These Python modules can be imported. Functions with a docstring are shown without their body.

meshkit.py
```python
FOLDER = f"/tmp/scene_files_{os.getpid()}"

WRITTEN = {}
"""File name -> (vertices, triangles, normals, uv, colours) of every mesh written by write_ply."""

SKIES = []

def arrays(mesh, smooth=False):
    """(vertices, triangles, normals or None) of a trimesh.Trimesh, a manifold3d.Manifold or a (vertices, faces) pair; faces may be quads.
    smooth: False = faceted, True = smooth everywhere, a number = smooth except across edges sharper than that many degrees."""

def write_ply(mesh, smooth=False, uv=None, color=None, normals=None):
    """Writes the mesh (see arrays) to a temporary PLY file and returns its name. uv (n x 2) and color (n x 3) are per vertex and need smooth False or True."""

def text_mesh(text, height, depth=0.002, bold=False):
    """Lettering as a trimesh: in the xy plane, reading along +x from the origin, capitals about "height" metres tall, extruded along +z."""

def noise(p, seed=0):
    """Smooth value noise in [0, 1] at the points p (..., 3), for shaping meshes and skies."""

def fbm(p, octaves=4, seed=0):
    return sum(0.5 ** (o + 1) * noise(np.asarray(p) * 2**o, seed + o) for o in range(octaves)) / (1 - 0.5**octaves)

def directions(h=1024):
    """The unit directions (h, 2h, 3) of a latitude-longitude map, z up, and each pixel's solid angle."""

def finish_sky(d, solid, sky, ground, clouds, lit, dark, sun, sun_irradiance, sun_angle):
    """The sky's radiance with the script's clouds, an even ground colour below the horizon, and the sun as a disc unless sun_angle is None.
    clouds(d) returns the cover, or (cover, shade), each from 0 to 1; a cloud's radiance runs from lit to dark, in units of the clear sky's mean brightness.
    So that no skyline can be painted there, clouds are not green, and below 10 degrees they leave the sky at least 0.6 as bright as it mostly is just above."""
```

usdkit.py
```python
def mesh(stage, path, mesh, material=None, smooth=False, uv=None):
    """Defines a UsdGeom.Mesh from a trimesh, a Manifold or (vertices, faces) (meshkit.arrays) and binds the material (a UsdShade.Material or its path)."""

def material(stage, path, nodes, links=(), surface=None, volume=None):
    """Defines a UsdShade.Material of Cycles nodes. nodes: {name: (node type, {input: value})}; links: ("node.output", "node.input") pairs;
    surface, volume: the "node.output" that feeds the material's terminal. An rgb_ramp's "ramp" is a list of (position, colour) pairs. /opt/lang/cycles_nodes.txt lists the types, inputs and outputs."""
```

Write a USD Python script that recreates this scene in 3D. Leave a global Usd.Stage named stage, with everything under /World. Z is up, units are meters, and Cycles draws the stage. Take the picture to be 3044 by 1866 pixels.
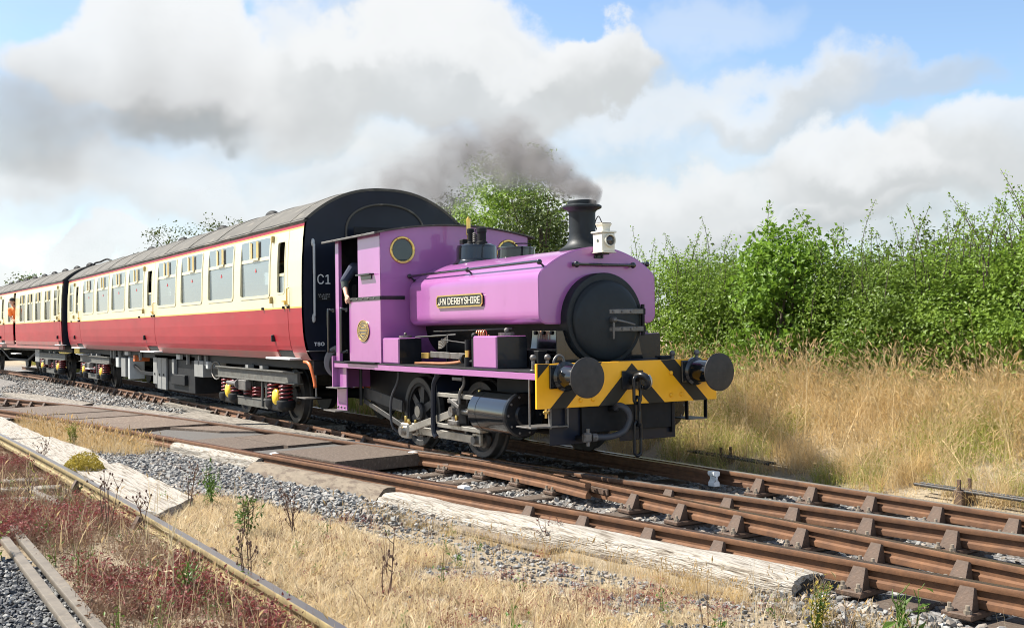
import math, numpy as np, trimesh, usdkit, meshkit
import manifold3d as m3
from shapely.geometry import Polygon, box as sbox, Point, LineString
from shapely import affinity
from shapely.ops import unary_union
from pxr import Usd, UsdGeom, UsdLux, UsdShade, Gf, Sdf, Vt

stage = Usd.Stage.CreateInMemory()
UsdGeom.SetStageUpAxis(stage, 'Z'); UsdGeom.SetStageMetersPerUnit(stage, 1.0)
UsdGeom.Xform.Define(stage, '/World'); UsdGeom.Scope.Define(stage, '/World/Looks')
rad, sin, cos, pi = math.radians, math.sin, math.cos, math.pi

# ---------------------------------------------------------------- camera
CAM = np.array([9.7079, -7.2223, 1.5511]); YAW, PITCH, ROLL, FPX = 2.6071, 0.0112, -0.0147, 3325.4
EXPOSURE = 1.27
cam = UsdGeom.Camera.Define(stage, '/World/camera')
fw = np.array([cos(YAW)*cos(PITCH), sin(YAW)*cos(PITCH), sin(PITCH)])
rt = np.cross(fw, [0, 0, 1]); rt /= np.linalg.norm(rt); up = np.cross(rt, fw)
r2 = rt*cos(ROLL)+up*sin(ROLL); u2 = up*cos(ROLL)-rt*sin(ROLL)
mm = np.eye(4); mm[0, :3] = r2; mm[1, :3] = u2; mm[2, :3] = -fw; mm[3, :3] = CAM
cam.AddTransformOp().Set(Gf.Matrix4d(mm.tolist()))
cam.CreateHorizontalApertureAttr(36.0); cam.CreateVerticalApertureAttr(36.0*627/1024)
cam.CreateFocalLengthAttr(36.0*FPX/3044); cam.CreateClippingRangeAttr(Gf.Vec2f(0.1, 5000))
cam.CreateExposureAttr(EXPOSURE)

# ---------------------------------------------------------------- sky and sun
SUN_EL = rad(50); SUN_DIR = np.array([-0.70*cos(SUN_EL), -0.714*cos(SUN_EL), sin(SUN_EL)]); SUN_DIR /= np.linalg.norm(SUN_DIR)
SUN_ROT = math.atan2(SUN_DIR[0], SUN_DIR[1]); SKY = 0.05; SUN = 1.25
sun = UsdLux.DistantLight.Define(stage, '/World/sun')
sun.CreateIntensityAttr(SUN); sun.CreateAngleAttr(0.5); sun.CreateColorAttr(Gf.Vec3f(1.0, 0.95, 0.86)); sun.CreateNormalizeAttr(True)
q = Gf.Rotation(Gf.Vec3d(0, 0, -1), Gf.Vec3d(*(-SUN_DIR).tolist()))
sun.AddTransformOp().Set(Gf.Matrix4d().SetRotate(q))

def sky_material():
    N, Lk = {}, []
    def node(name, kind, links=(), **kw): N[name] = (kind, kw); Lk.extend((x, f'{name}.{y}') for x, y in links); return name
    d = 'tc.generated'; node('tc', 'texture_coordinate')
    node('sky', 'sky_texture', sky_type='single_scattering', sun_disc=False, sun_elevation=float(SUN_EL), sun_rotation=float(SUN_ROT), air_density=1.0, aerosol_density=0.7, ozone_density=1.6)
    node('bl', 'mix', [('sky.color', 'color1')], mix_type='multiply', fac=1.0, color2=BLUE)
    # directions disturbed by noise, so that the clouds get billowing edges
    node('wn', 'noise_texture', [(d, 'vector')], scale=8.0, detail=7.0, roughness=0.52); node('wm', 'vector_math', [('wn.color', 'vector1')], math_type='multiply_add', vector2=(.22, .22, .20), vector3=(-.11, -.11, -.10)); node('wob', 'vector_math', [(d, 'vector1'), ('wm.vector', 'vector2')], math_type='add')
    node('n2', 'noise_texture', [(d, 'vector')], scale=13.0, detail=7.0, roughness=0.55)
    # thin veil over the whole sky, broken by noise
    node('mp', 'mapping', [(d, 'vector')], scale=(1.0, 1.0, 2.4)); node('n1', 'noise_texture', [('mp.vector', 'vector')], scale=3.6, detail=8.0, roughness=0.55, distortion=.3)
    def ellipse(i, az, el, rx, ry, tilt=0.0, src='wob.vector'):
        # azimuth, elevation, half width and half height in degrees
        az, el = rad(az), rad(el); dd = np.array([cos(az)*cos(el), sin(az)*cos(el), sin(el)]); r = np.array([sin(az), -cos(az), 0]); u = np.cross(r, dd); c, s_ = cos(tilt), sin(tilt); r, u = r*c+u*s_, u*c-r*s_
        for nm, ax, sc in (('r', r, rad(rx)), ('u', u, rad(ry))):
            node(f'e{i}{nm}', 'vector_math', [(src, 'vector1')], math_type='dot_product', vector2=tuple(ax/sc)); node(f'e{i}{nm}o', 'math', [(f'e{i}{nm}.value', 'value1')], math_type='subtract', value2=float(dd @ (ax/sc))); node(f'e{i}{nm}2', 'math', [(f'e{i}{nm}o.value', 'value1'), (f'e{i}{nm}o.value', 'value2')], math_type='multiply')
        node(f'e{i}s', 'math', [(f'e{i}r2.value', 'value1'), (f'e{i}u2.value', 'value2')], math_type='add'); return f'e{i}s.value', f'e{i}uo.value'
    node('veil', 'map_range', [('n1.fac', 'value')], range_type='smoothstep', from_min=.34, from_max=.68, to_min=.02, to_max=.55, clamp=True); veil = 'veil.result'
    for i, (az, el, rx, ry, amt) in enumerate(((153.07, 9.45, 25.84, 7.24, 0.55), (132.91, 5.21, 18.95, 3.27, 0.6), (135.14, 15.18, 13.78, 3.27, -0.62), (125.92, 12.46, 7.24, 3.45, -0.62), (145.04, 16.05, 3.27, 1.21, -0.6), (165.34, 15.93, 3.96, 1.03, -0.5), (173.5, 5.53, 4.14, 1.29, -0.75))):
        s_, _ = ellipse(f'v{i}', az, el, rx, ry); node(f'v{i}m', 'map_range', [(s_, 'value')], range_type='smoothstep', from_min=1.5, from_max=.2, to_min=0.0, to_max=amt, clamp=True); node(f'v{i}a', 'math', [(veil, 'value1'), (f'v{i}m.result', 'value2')], math_type='add', use_clamp=True); veil = f'v{i}a.value'
    node('vc', 'rgb_ramp', [('n2.fac', 'fac')], ramp=[(.32, CLOUD_MID), (.66, CLOUD_PALE)]); node('m0', 'mix', [(veil, 'fac'), ('bl.color', 'color1'), ('vc.color', 'color2')]); col = 'm0.color'
    # single clouds: middle, half width, half height, thickness, how grey their base is, how high the grey reaches, tilt, softness
    for i, (az, el, rx, ry, al, gr, up_, tilt, soft) in enumerate(((149.68, 6.02, 15.51, 2.07, 0.55, 0.35, 0, 0, 0.7), (138.5, 11.07, 7.24, 1.29, 0.55, 0.1, -0.5, 0.12, 0.8), (131.85, 11.37, 6.55, 1.07, 0.55, 0.55, 0.9, 0.18, 0.8), (138.77, 14.8, 3.96, 1.55, 0.35, 0, -1, 0.1, 0.9), (125.85, 8.0, 4.14, 3.10, 0.85, 0.45, 0.1, 0, 0.35), (132.39, 7.47, 4.31, 2.58, 0.9, 0.38, 0, -0.25, 0.4), (129.47, 5.86, 3.79, 1.38, 0.55, 0.65, 0.6, -0.3, 0.85), (139.75, 6.81, 5.17, 1.55, 0.6, 0.3, 0, 0, 0.5), (135.32, 4.97, 5.69, 1.03, 0.6, 0.7, 0.4, 0, 0.6), (167.26, 13.49, 8.27, 2.58, 0.95, 0.3, -0.3, 0.05, 0.35), (158.97, 13.84, 3.96, 3.27, 0.75, 0.25, -0.2, 0, 0.5), (151.47, 13.26, 9.65, 3.27, 0.95, 0.46, 0.2, -0.03, 0.4), (144.57, 13.13, 2.84, 2.41, 0.95, 0.5, 0.1, -0.15, 0.3), (149.56, 13.65, 4.31, 1.03, 0.7, 0.1, -0.6, 0, 0.85), (153.85, 15.13, 5.69, 1.46, 0.8, 0.05, -0.9, 0, 0.8), (169.49, 6.9, 8.27, 1.90, 0.6, 0.25, -0.1, 0, 0.6), (155.99, 8.61, 7.41, 1.46, 0.5, 0.25, 0, 0, 0.6), (171.48, 3.19, 6.20, 1.29, 0.8, 0.2, -0.2, 0, 0.4), (165.4, 11.05, 4.3, 1.55, 0.85, 0.95, 0.9, 0.22, 0.85), (171.71, 9.65, 3.79, 2.15, 0.55, 0.75, 0.9, -0.25, 0.95))):
        s_, u_ = ellipse(i, az, el, rx, ry, tilt)
        node(f'c{i}m', 'map_range', [(s_, 'value')], range_type='smoothstep', from_min=1.0+.6*soft, from_max=1.0-.95*soft, to_min=0.0, to_max=al, clamp=True)
        node(f'c{i}n', 'math', [('n2.fac', 'value1'), (u_, 'value3')], math_type='multiply_add', value2=1.6); node(f'c{i}g', 'map_range', [(f'c{i}n.value', 'value')], range_type='smoothstep', from_min=up_+1.6, from_max=up_-.1, to_min=0.0, to_max=gr, clamp=True)
        node(f'c{i}c', 'mix', [(f'c{i}g.result', 'fac')], color1=CLOUD_LIT, color2=CLOUD_DARK); node(f'c{i}x', 'mix', [(f'c{i}m.result', 'fac'), (col, 'color1'), (f'c{i}c.color', 'color2')]); col = f'c{i}x.color'
    node('bg', 'background_shader', [(col, 'color')], strength=SKY)
    return usdkit.material(stage, '/World/Looks/sky', N, Lk, surface='bg.background')
CLOUD_LIT, CLOUD_PALE, CLOUD_MID, CLOUD_DARK, BLUE = (7.7, 7.85, 7.95), (6.9, 7.25, 7.4), (5.3, 5.9, 6.2), (3.1, 3.4, 3.5), (1.6, 1.65, 1.7)
dome = UsdLux.DomeLight.Define(stage, '/World/sky')
dome.GetPrim().SetCustomDataByKey('kind', 'structure'); dome.GetPrim().SetCustomDataByKey('label', 'summer sky with white and grey clouds and blue gaps')
UsdShade.MaterialBindingAPI.Apply(dome.GetPrim()).Bind(sky_material())

# ---------------------------------------------------------------- materials
M = {}
def mat(name, col, rough=0.6, metal=0.0, var=0.12, scale=6.0, bump=0.0, bscale=60.0, col2=None, spec=0.5, coat=0.0, stretch=(1, 1, 1), rnd=0.0, detail=5.0, ramp=None, bdist=0.01, spots=None, trans=0.0, rvar=0.0):
    """a procedural paint, wood, stone ... : colour varied by noise, fine relief by bump"""
    c = np.array(col, float); c2 = np.array(col2, float) if col2 is not None else None
    stops = ramp or ([(0.25, tuple(c*(1-var))), (0.75, tuple(np.minimum(c*(1+var), .95)))] if c2 is None else [(0.3, tuple(c)), (0.7, tuple(c2))])
    N = {'tc': ('texture_coordinate', {}), 'mp': ('mapping', dict(scale=tuple(map(float, stretch)))),
         'n': ('noise_texture', dict(scale=float(scale), detail=float(detail), roughness=0.6)), 'r': ('rgb_ramp', dict(ramp=stops)),
         'p': ('principled_bsdf', dict(roughness=float(rough), metallic=float(metal), specular_ior_level=float(spec), coat_weight=float(coat)))}
    L = [('tc.object', 'mp.vector'), ('mp.vector', 'n.vector'), ('n.fac', 'r.fac')]
    colour = 'r.color'
    if spots:                                             # (colour, scale, threshold): wear and dirt with a shape of their own
        N['sn'] = ('noise_texture', dict(scale=float(spots[1]), detail=8.0, roughness=0.65)); L.append(('mp.vector', 'sn.vector'))
        N['sr'] = ('map_range', dict(from_min=float(spots[2]), from_max=float(spots[2])+.1, clamp=True)); L.append(('sn.fac', 'sr.value'))
        N['sm'] = ('mix', dict(color2=tuple(map(float, spots[0])))); L += [('sr.result', 'sm.fac'), (colour, 'sm.color1')]; colour = 'sm.color'
    if rnd:
        N['oi'] = ('object_info', {}); N['rm'] = ('math', dict(math_type='multiply_add', value2=2*rnd, value3=1-rnd)); L.append(('oi.random', 'rm.value1'))
        N['rv'] = ('hsv', dict(hue=0.5, saturation=1.0, fac=1.0)); L += [('rm.value', 'rv.value'), (colour, 'rv.color')]; colour = 'rv.color'
    L.append((colour, 'p.base_color'))
    if rvar:
        N['rr'] = ('map_range', dict(from_min=.3, from_max=.7, to_min=max(rough-rvar, .02), to_max=rough+rvar, clamp=True)); L += [('n.fac', 'rr.value'), ('rr.result', 'p.roughness')]
    if bump:
        N['bn'] = ('noise_texture', dict(scale=float(bscale), detail=4.0)); N['b'] = ('bump', dict(strength=float(bump), distance=float(bdist)))
        L += [('mp.vector', 'bn.vector'), ('bn.fac', 'b.height'), ('b.normal', 'p.normal')]
    surf = 'p.BSDF'
    if trans:
        N['t'] = ('translucent_bsdf', {}); N['mc'] = ('mix_closure', dict(fac=float(trans))); L += [(colour, 't.color'), ('p.BSDF', 'mc.closure1'), ('t.BSDF', 'mc.closure2')]; surf = 'mc.closure'
    M[name] = usdkit.material(stage, f'/World/Looks/{name}', N, L, surface=surf)
    return M[name]

def glass(name, tint, dirt, fac, ior=1.7):
    """dusty window pane: see-through, mirror reflection by fresnel, thin film of dust"""
    N = {'tr': ('transparent_bsdf', dict(color=tint)), 'gl': ('glossy_bsdf', dict(color=(1, 1, 1), roughness=0.02)), 'df': ('diffuse_bsdf', dict(color=dirt)), 'f': ('fresnel', dict(IOR=ior)),
         'm1': ('mix_closure', dict(fac=fac)), 'm2': ('mix_closure', {})}
    L = [('tr.BSDF', 'm1.closure1'), ('df.BSDF', 'm1.closure2'), ('f.fac', 'm2.fac'), ('m1.closure', 'm2.closure1'), ('gl.BSDF', 'm2.closure2')]
    M[name] = usdkit.material(stage, f'/World/Looks/{name}', N, L, surface='m2.closure')

LILAC = (0.30, 0.098, 0.278)
mat('lilac_paint', LILAC, 0.3, var=0.07, scale=1.6, coat=0.6, spots=((.27, .082, .245), 2.6, .60), stretch=(1, 1, .5), bump=.06, bscale=3, bdist=.05)
mat('black_paint', (0.007, 0.008, 0.010), 0.3, spec=.3, var=0.3, scale=4, coat=.2, rvar=.1)
mat('smokebox_black', (0.010, 0.013, 0.015), 0.5, spec=.28, var=0.25, scale=7, bump=.1, bscale=40)
mat('gloss_black', (0.005, 0.006, 0.007), 0.12, var=0.2, coat=.6)
mat('blue_black', (0.005, 0.007, 0.014), 0.4, spec=.3, var=0.3, scale=3, coat=.1, bump=.04, bscale=6, bdist=.03)
mat('frame_black', (0.008, 0.008, 0.009), 0.6, spec=.25, var=0.5, scale=8, spots=((.028, .022, .017), 9, .6))
mat('greasy_iron', (0.03, 0.028, 0.026), 0.55, metal=.1, var=0.5, scale=10, spots=((.10, .06, .035), 8, .6))
mat('bright_steel', (0.42, 0.40, 0.36), 0.38, metal=.9, var=0.25, scale=9, spots=((.16, .11, .07), 12, .6))
mat('dull_steel', (0.15, 0.14, 0.13), 0.5, metal=.6, var=0.3, scale=9, spots=((.08, .06, .045), 8, .55))
mat('buffer_face', (0.034, 0.030, 0.027), 0.55, metal=.1, spec=.35, var=0.3, scale=12, spots=((.075, .062, .046), 26, .62))
mat('brass', (0.72, 0.50, 0.16), 0.28, metal=1.0, var=0.15, scale=12)
mat('copper', (0.80, 0.36, 0.18), 0.3, metal=1.0, var=0.2, scale=12)
mat('yellow_paint', (0.88, 0.41, 0.006), 0.4, var=0.06, scale=5, spots=((.55, .25, .01), 14, .72))
mat('stripe_black', (0.022, 0.018, 0.012), 0.55, spec=.3, var=0.2, scale=5)
mat('cream_paint', (0.55, 0.505, 0.325), 0.3, var=0.05, scale=1.2, coat=.25, spots=((.45, .40, .27), 3.2, .68))
mat('maroon_paint', (0.27, 0.014, 0.024), 0.40, spec=.25, var=0.18, scale=1.0, stretch=(1, 1, 2.2), spots=((.25, .042, .042), 2.2, .60))
mat('maroon_dusty', (0.30, 0.09, 0.08), 0.55, var=0.2, scale=1.5, col2=(.22, .10, .085))
mat('gold_line', (0.62, 0.42, 0.10), 0.4, var=.1)
mat('roof_grey', (0.066, 0.060, 0.049), 0.8, var=0.25, scale=2.2, stretch=(.7, 1.6, 1), bump=.3, bscale=14, bdist=.03, spots=((.125, .112, .09), 3.5, .54))
mat('soot_black', (0.011, 0.011, 0.012), 0.7, spec=.25, var=.4, scale=3, spots=((.06, .055, .05), 5, .6))
mat('bogie_grey', (0.085, 0.082, 0.07), 0.65, var=.4, scale=7, spots=((.06, .05, .04), 9, .55))
mat('box_grey', (0.20, 0.20, 0.19), 0.55, var=.15, scale=6, spots=((.15, .13, .11), 8, .62))
mat('box_pale', (0.40, 0.41, 0.40), 0.5, var=.1, scale=6)
mat('spring_red', (0.20, 0.022, 0.026), 0.35, var=.25, scale=14, coat=.4)
mat('cover_yellow', (0.85, 0.55, 0.03), 0.35, var=.1, scale=8, coat=.3)
mat('orange_primer', (0.55, 0.13, 0.03), 0.5, var=.2, scale=8)
mat('white_paint', (0.68, 0.68, 0.66), 0.45, var=.06, scale=9, spots=((.5, .46, .38), 16, .66))
mat('letter_white', (0.82, 0.82, 0.80), 0.5, var=.02)
mat('letter_dull', (0.35, 0.35, 0.34), 0.5, var=.1)
mat('lamp_white', (0.62, 0.59, 0.48), 0.45, var=.06, scale=14, spots=((.42, .33, .2), 26, .68))
mat('lens_dark', (0.03, 0.03, 0.032), 0.1, var=.1, coat=.6)
mat('rubber_hose', (0.035, 0.035, 0.04), 0.55, var=.2, scale=20)
mat('curtain_gold', (0.42, 0.31, 0.11), 0.5, var=.25, scale=12, stretch=(4, 4, .5))
mat('seat_cloth', (0.10, 0.05, 0.05), 0.9, var=.3, scale=12)
mat('interior_pale', (0.42, 0.40, 0.34), 0.8, var=.05)
mat('interior_dark', (0.03, 0.03, 0.03), 0.8, var=.2)
mat('red_sticker', (0.6, 0.05, 0.05), 0.5, var=.05)
glass('window_glass', (.5, .55, .56), (.30, .37, .415), .45, 2.0)
glass('window_clear', (.55, .6, .6), (.25, .28, .3), .08, 1.6)
glass('port_glass', (.25, .3, .28), (.1, .12, .11), .25, 1.5)
# track and ground
def rail_mat(name, rust, rust2, top, wide):
    N = {'tc': ('texture_coordinate', {}), 'n': ('noise_texture', dict(scale=9.0, detail=8.0, roughness=.65)), 'r': ('rgb_ramp', dict(ramp=[(.3, rust), (.7, rust2)])),
         'g': ('geometry', {}), 's': ('separate_xyz', {}), 'm': ('map_range', dict(from_min=.93, from_max=.99, clamp=True)),
         'ps': ('principled_bsdf', dict(roughness=.32, metallic=.85, base_color=top)), 'pr': ('principled_bsdf', dict(roughness=.8)), 'mc': ('mix_closure', {}),
         'bn': ('noise_texture', dict(scale=70.0, detail=5.0)), 'b': ('bump', dict(strength=.35, distance=.004)), 'z': ('map_range', dict(from_min=-wide, from_max=-wide+.008, clamp=True)), 'po': ('separate_xyz', {}), 'mu': ('math', dict(math_type='multiply'))}
    L = [('tc.object', 'n.vector'), ('n.fac', 'r.fac'), ('r.color', 'pr.base_color'), ('g.normal', 's.vector'), ('s.z', 'm.value'), ('g.position', 'po.vector'), ('po.z', 'z.value'), ('m.result', 'mu.value1'), ('z.result', 'mu.value2'),
         ('mu.value', 'mc.fac'), ('pr.BSDF', 'mc.closure1'), ('ps.BSDF', 'mc.closure2'), ('tc.object', 'bn.vector'), ('bn.fac', 'b.height'), ('b.normal', 'pr.normal')]
    M[name] = usdkit.material(stage, f'/World/Looks/{name}', N, L, surface='mc.closure')
rail_mat('rail_polished', (.072, .032, .015), (.145, .066, .028), (.50, .47, .45), .012)
rail_mat('rail_rusty', (.082, .036, .016), (.17, .076, .031), (.15, .085, .052), .012)
mat('rail_dull', (.16, .135, .105), .6, metal=.35, var=.3, scale=8, spots=((.22, .18, .13), 14, .58), bump=.2, bscale=60)
rail_mat('rail_lichen', (.15, .105, .05), (.30, .235, .10), (.27, .245, .22), .016)
mat('chair_iron', (.075, .044, .027), .75, var=.35, scale=14, bump=.4, bscale=60, spots=((.2, .10, .05), 16, .6))
mat('bolt_steel', (.30, .25, .19), .55, metal=.4, var=.4, scale=20)
mat('sleeper_wood', (.075, .052, .036), .85, var=.35, scale=5, stretch=(1.2, 7, 3), bump=.6, bscale=22, bdist=.02, spots=((.13, .105, .08), 9, .55))
mat('plank_brown', (.088, .062, .044), .85, var=.2, scale=6, stretch=(2, 6, 3), bump=.4, bscale=30, rnd=.2, spots=((.15, .115, .085), 7, .52))
mat('plank_grey', (.075, .069, .062), .85, var=.25, scale=6, stretch=(2, 6, 3), bump=.5, bscale=30)
mat('white_wood', (.60, .53, .43), .85, scale=2.4, detail=9, stretch=(1.1, 22, 22), bump=.9, bscale=5, bdist=.03, ramp=[(.26, (.06, .045, .032)), (.40, (.20, .165, .125)), (.50, (.36, .325, .275)), (.8, (.46, .43, .385))])
mat('grey_wood', (.4, .35, .29), .85, scale=2.5, stretch=(1.2, 12, 12), bump=.8, bscale=5, bdist=.03, ramp=[(.28, (.055, .045, .034)), (.46, (.16, .138, .11)), (.75, (.31, .28, .235))])
mat('concrete', (.15, .118, .082), .85, var=.25, scale=7, stretch=(1, 2, 4), bump=.4, bscale=35, spots=((.085, .06, .04), 5, .50))
mat('rot_black', (.02, .016, .012), .9, var=.4)
mat('stone_grey', (.185, .182, .172), .75, var=.3, scale=9, rnd=.5)
mat('stone_brown', (.20, .17, .14), .8, var=.3, scale=9, rnd=.5)
mat('stone_black', (.035, .037, .042), .7, var=.4, scale=9, rnd=.5)
def leaf(name, a, b, trans=.3, rough=.45, rnd=.25, scale=3.0):
    """leaves: colour varies over the plant and from plant to plant, some light passes"""
    N = {'tc': ('texture_coordinate', {}), 'g': ('geometry', {}), 'n': ('noise_texture', dict(scale=scale, detail=4.0)), 'ad': ('math', dict(math_type='multiply_add', value2=.55)), 'sc': ('math', dict(math_type='multiply', value2=.5)),
         'r': ('rgb_ramp', dict(ramp=[(.25, a), (.8, b)])), 'p': ('principled_bsdf', dict(roughness=rough, specular_ior_level=.3)), 't': ('translucent_bsdf', {}), 'm': ('mix_closure', dict(fac=trans)),
         'oi': ('object_info', {}), 'rm': ('math', dict(math_type='multiply_add', value2=2*rnd, value3=1-rnd)), 'h': ('hsv', dict(hue=.5, saturation=1.0, fac=1.0))}
    L = [('tc.object', 'n.vector'), ('g.random_per_island', 'ad.value1'), ('n.fac', 'sc.value1'), ('sc.value', 'ad.value3'), ('ad.value', 'r.fac'), ('oi.random', 'rm.value1'), ('rm.value', 'h.value'), ('r.color', 'h.color'),
         ('h.color', 'p.base_color'), ('h.color', 't.color'), ('p.BSDF', 'm.closure1'), ('t.BSDF', 'm.closure2')]
    M[name] = usdkit.material(stage, f'/World/Looks/{name}', N, L, surface='m.closure')
leaf('hawthorn_leaf', (.15, .235, .03), (.52, .64, .125), trans=.45)
leaf('elder_leaf', (.14, .24, .026), (.40, .55, .08), trans=.45)
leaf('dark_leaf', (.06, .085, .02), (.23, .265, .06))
leaf('dry_grass', (.58, .47, .30), (.97, .92, .77), trans=.35, rough=.7)
leaf('verge_grass', (.52, .37, .165), (.96, .83, .54), trans=.35, rough=.7)
leaf('verge_pale', (.55, .42, .23), (.97, .90, .72), trans=.35, rough=.7)
leaf('verge_green', (.27, .29, .06), (.66, .64, .24), trans=.35, rough=.7)
leaf('red_leaf', (.20, .05, .045), (.55, .17, .15), trans=.25, rough=.6)
leaf('brown_leaf', (.20, .12, .075), (.60, .46, .31), trans=.2, rough=.7)
leaf('weed_green', (.09, .16, .025), (.28, .38, .07), trans=.3)
leaf('moss_yellow', (.28, .22, .035), (.52, .42, .09), trans=.25, rough=.8)
mat('bark', (.075, .055, .04), .9, var=.4, scale=20)
mat('dry_stalk', (.10, .055, .035), .8, var=.4, scale=20)
mat('pale_stalk', (.55, .44, .26), .8, var=.3, scale=20)
# people
mat('skin', (.52, .29, .20), .55, var=.08, scale=20)
mat('navy_cloth', (.025, .032, .06), .9, var=.25, scale=20, bump=.3, bscale=40)
mat('grey_cuff', (.06, .075, .07), .9, var=.2, scale=20)
mat('hair_dark', (.03, .022, .016), .7, var=.3, scale=40)
mat('orange_vest', (.90, .20, .03), .7, var=.1, scale=12)
mat('dark_cloth', (.02, .02, .025), .9, var=.2, scale=20)
# ---------------------------------------------------------------- building helpers
taken, base_of = {}, {}
APART = set('guard_iron step_hanger hanger brake_pipe slide_bar_cup seed_heads oil_cup brake_link pipe_run roof_edge leaf_spring rim_bolt cover_bolt base_bolt hinge_rivet hinge_bracket stiffener bump_stop frame_flange roof_rib edge_strip truss sliding_light seat stop end_arch spring_plank damper hanger_rod eyes handle cylinder_lever hose_clamp red_pipe'.split())
def numbered(parent, name):
    k = (parent, name); taken[k] = taken.get(k, -1)+1
    return f'{parent}/{name}' + (f'_{taken[k]:03d}' if taken[k] else '')
def data(prim, label=None, cat=None, group=None, kind=None):
    for k, v in (('label', label), ('category', cat), ('group', group), ('kind', kind)):
        if v: prim.SetCustomDataByKey(k, v)
    return prim
def thing(name, label, cat, loc=(0, 0, 0), rotz=0.0, group=None, local=False):
    p = numbered('/World', name); x = UsdGeom.Xform.Define(stage, p)
    x.AddTranslateOp().Set(Gf.Vec3d(*map(float, loc))); x.AddRotateZOp().Set(math.degrees(rotz))
    base_of[p] = np.zeros(3) if local else np.array(loc, float)
    data(x.GetPrim(), label, cat, group); return p
def arr(mesh):
    if isinstance(mesh, list): mesh = join(mesh)
    return mesh
def part(parent, name, mesh, mt, smooth=False, label=None, kind=None):
    """one mesh under a thing (or under one of its parts)"""
    if isinstance(mesh, list) and len(mesh) > 1 and name in APART: return [part(parent, name, m, mt, smooth, label, kind) for m in mesh][0]
    top = '/'.join(parent.split('/')[:3]); off = base_of.get(top, np.zeros(3))
    p = numbered(parent, name); mesh = arr(mesh)
    if np.any(off): mesh = mesh.copy(); mesh.apply_translation(-off)
    data(usdkit.mesh(stage, p, mesh, M[mt], smooth).GetPrim(), label, None, None, kind); return p
def solo(name, mesh, mt, label, cat=None, group=None, kind=None, smooth=False):
    p = numbered('/World', name); pr = usdkit.mesh(stage, p, arr(mesh), M[mt], smooth).GetPrim(); data(pr, label, cat, group, kind); return p
def dup(src, loc, rotz=0.0, label=None, group=None, scale=None):
    name = src.split('/')[-1]; p = numbered('/World', name); x = UsdGeom.Xform.Define(stage, p); pr = x.GetPrim()
    pr.GetReferences().AddInternalReference(src); pr.SetInstanceable(True); x.ClearXformOpOrder()
    UsdGeom.XformCommonAPI(x)
    pr.CreateAttribute('xformOp:translate', Sdf.ValueTypeNames.Double3).Set(Gf.Vec3d(*map(float, loc)))
    pr.CreateAttribute('xformOp:rotateZ', Sdf.ValueTypeNames.Float).Set(float(math.degrees(rotz)))
    order = ['xformOp:translate', 'xformOp:rotateZ']
    if scale is not None:
        pr.CreateAttribute('xformOp:scale', Sdf.ValueTypeNames.Float3).Set(Gf.Vec3f(*map(float, scale))); order.append('xformOp:scale')
    x.GetXformOpOrderAttr().Set(order); data(pr, label, None, group); return p
def join(ms): return trimesh.util.concatenate([m for m in ms if m is not None])
def tm(v, f): return trimesh.Trimesh(np.asarray(v, float), np.asarray(f), process=False)
def box(a, b, c=0.008):
    """box between two corners with its edges taken off by c"""
    a, b = np.minimum(a, b).astype(float), np.maximum(a, b).astype(float); h = (b-a)/2; m = (a+b)/2; c = min(c, *(h*.45))
    if c <= 0.0005: return trimesh.creation.box(h*2, trimesh.transformations.translation_matrix(m))
    S = np.array([(x, y, z) for x in (-1, 1) for y in (-1, 1) for z in (-1, 1)], float)
    return trimesh.convex.convex_hull(np.vstack([S*(h-c*(1-np.eye(3)[k])) for k in range(3)])+m)
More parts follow.
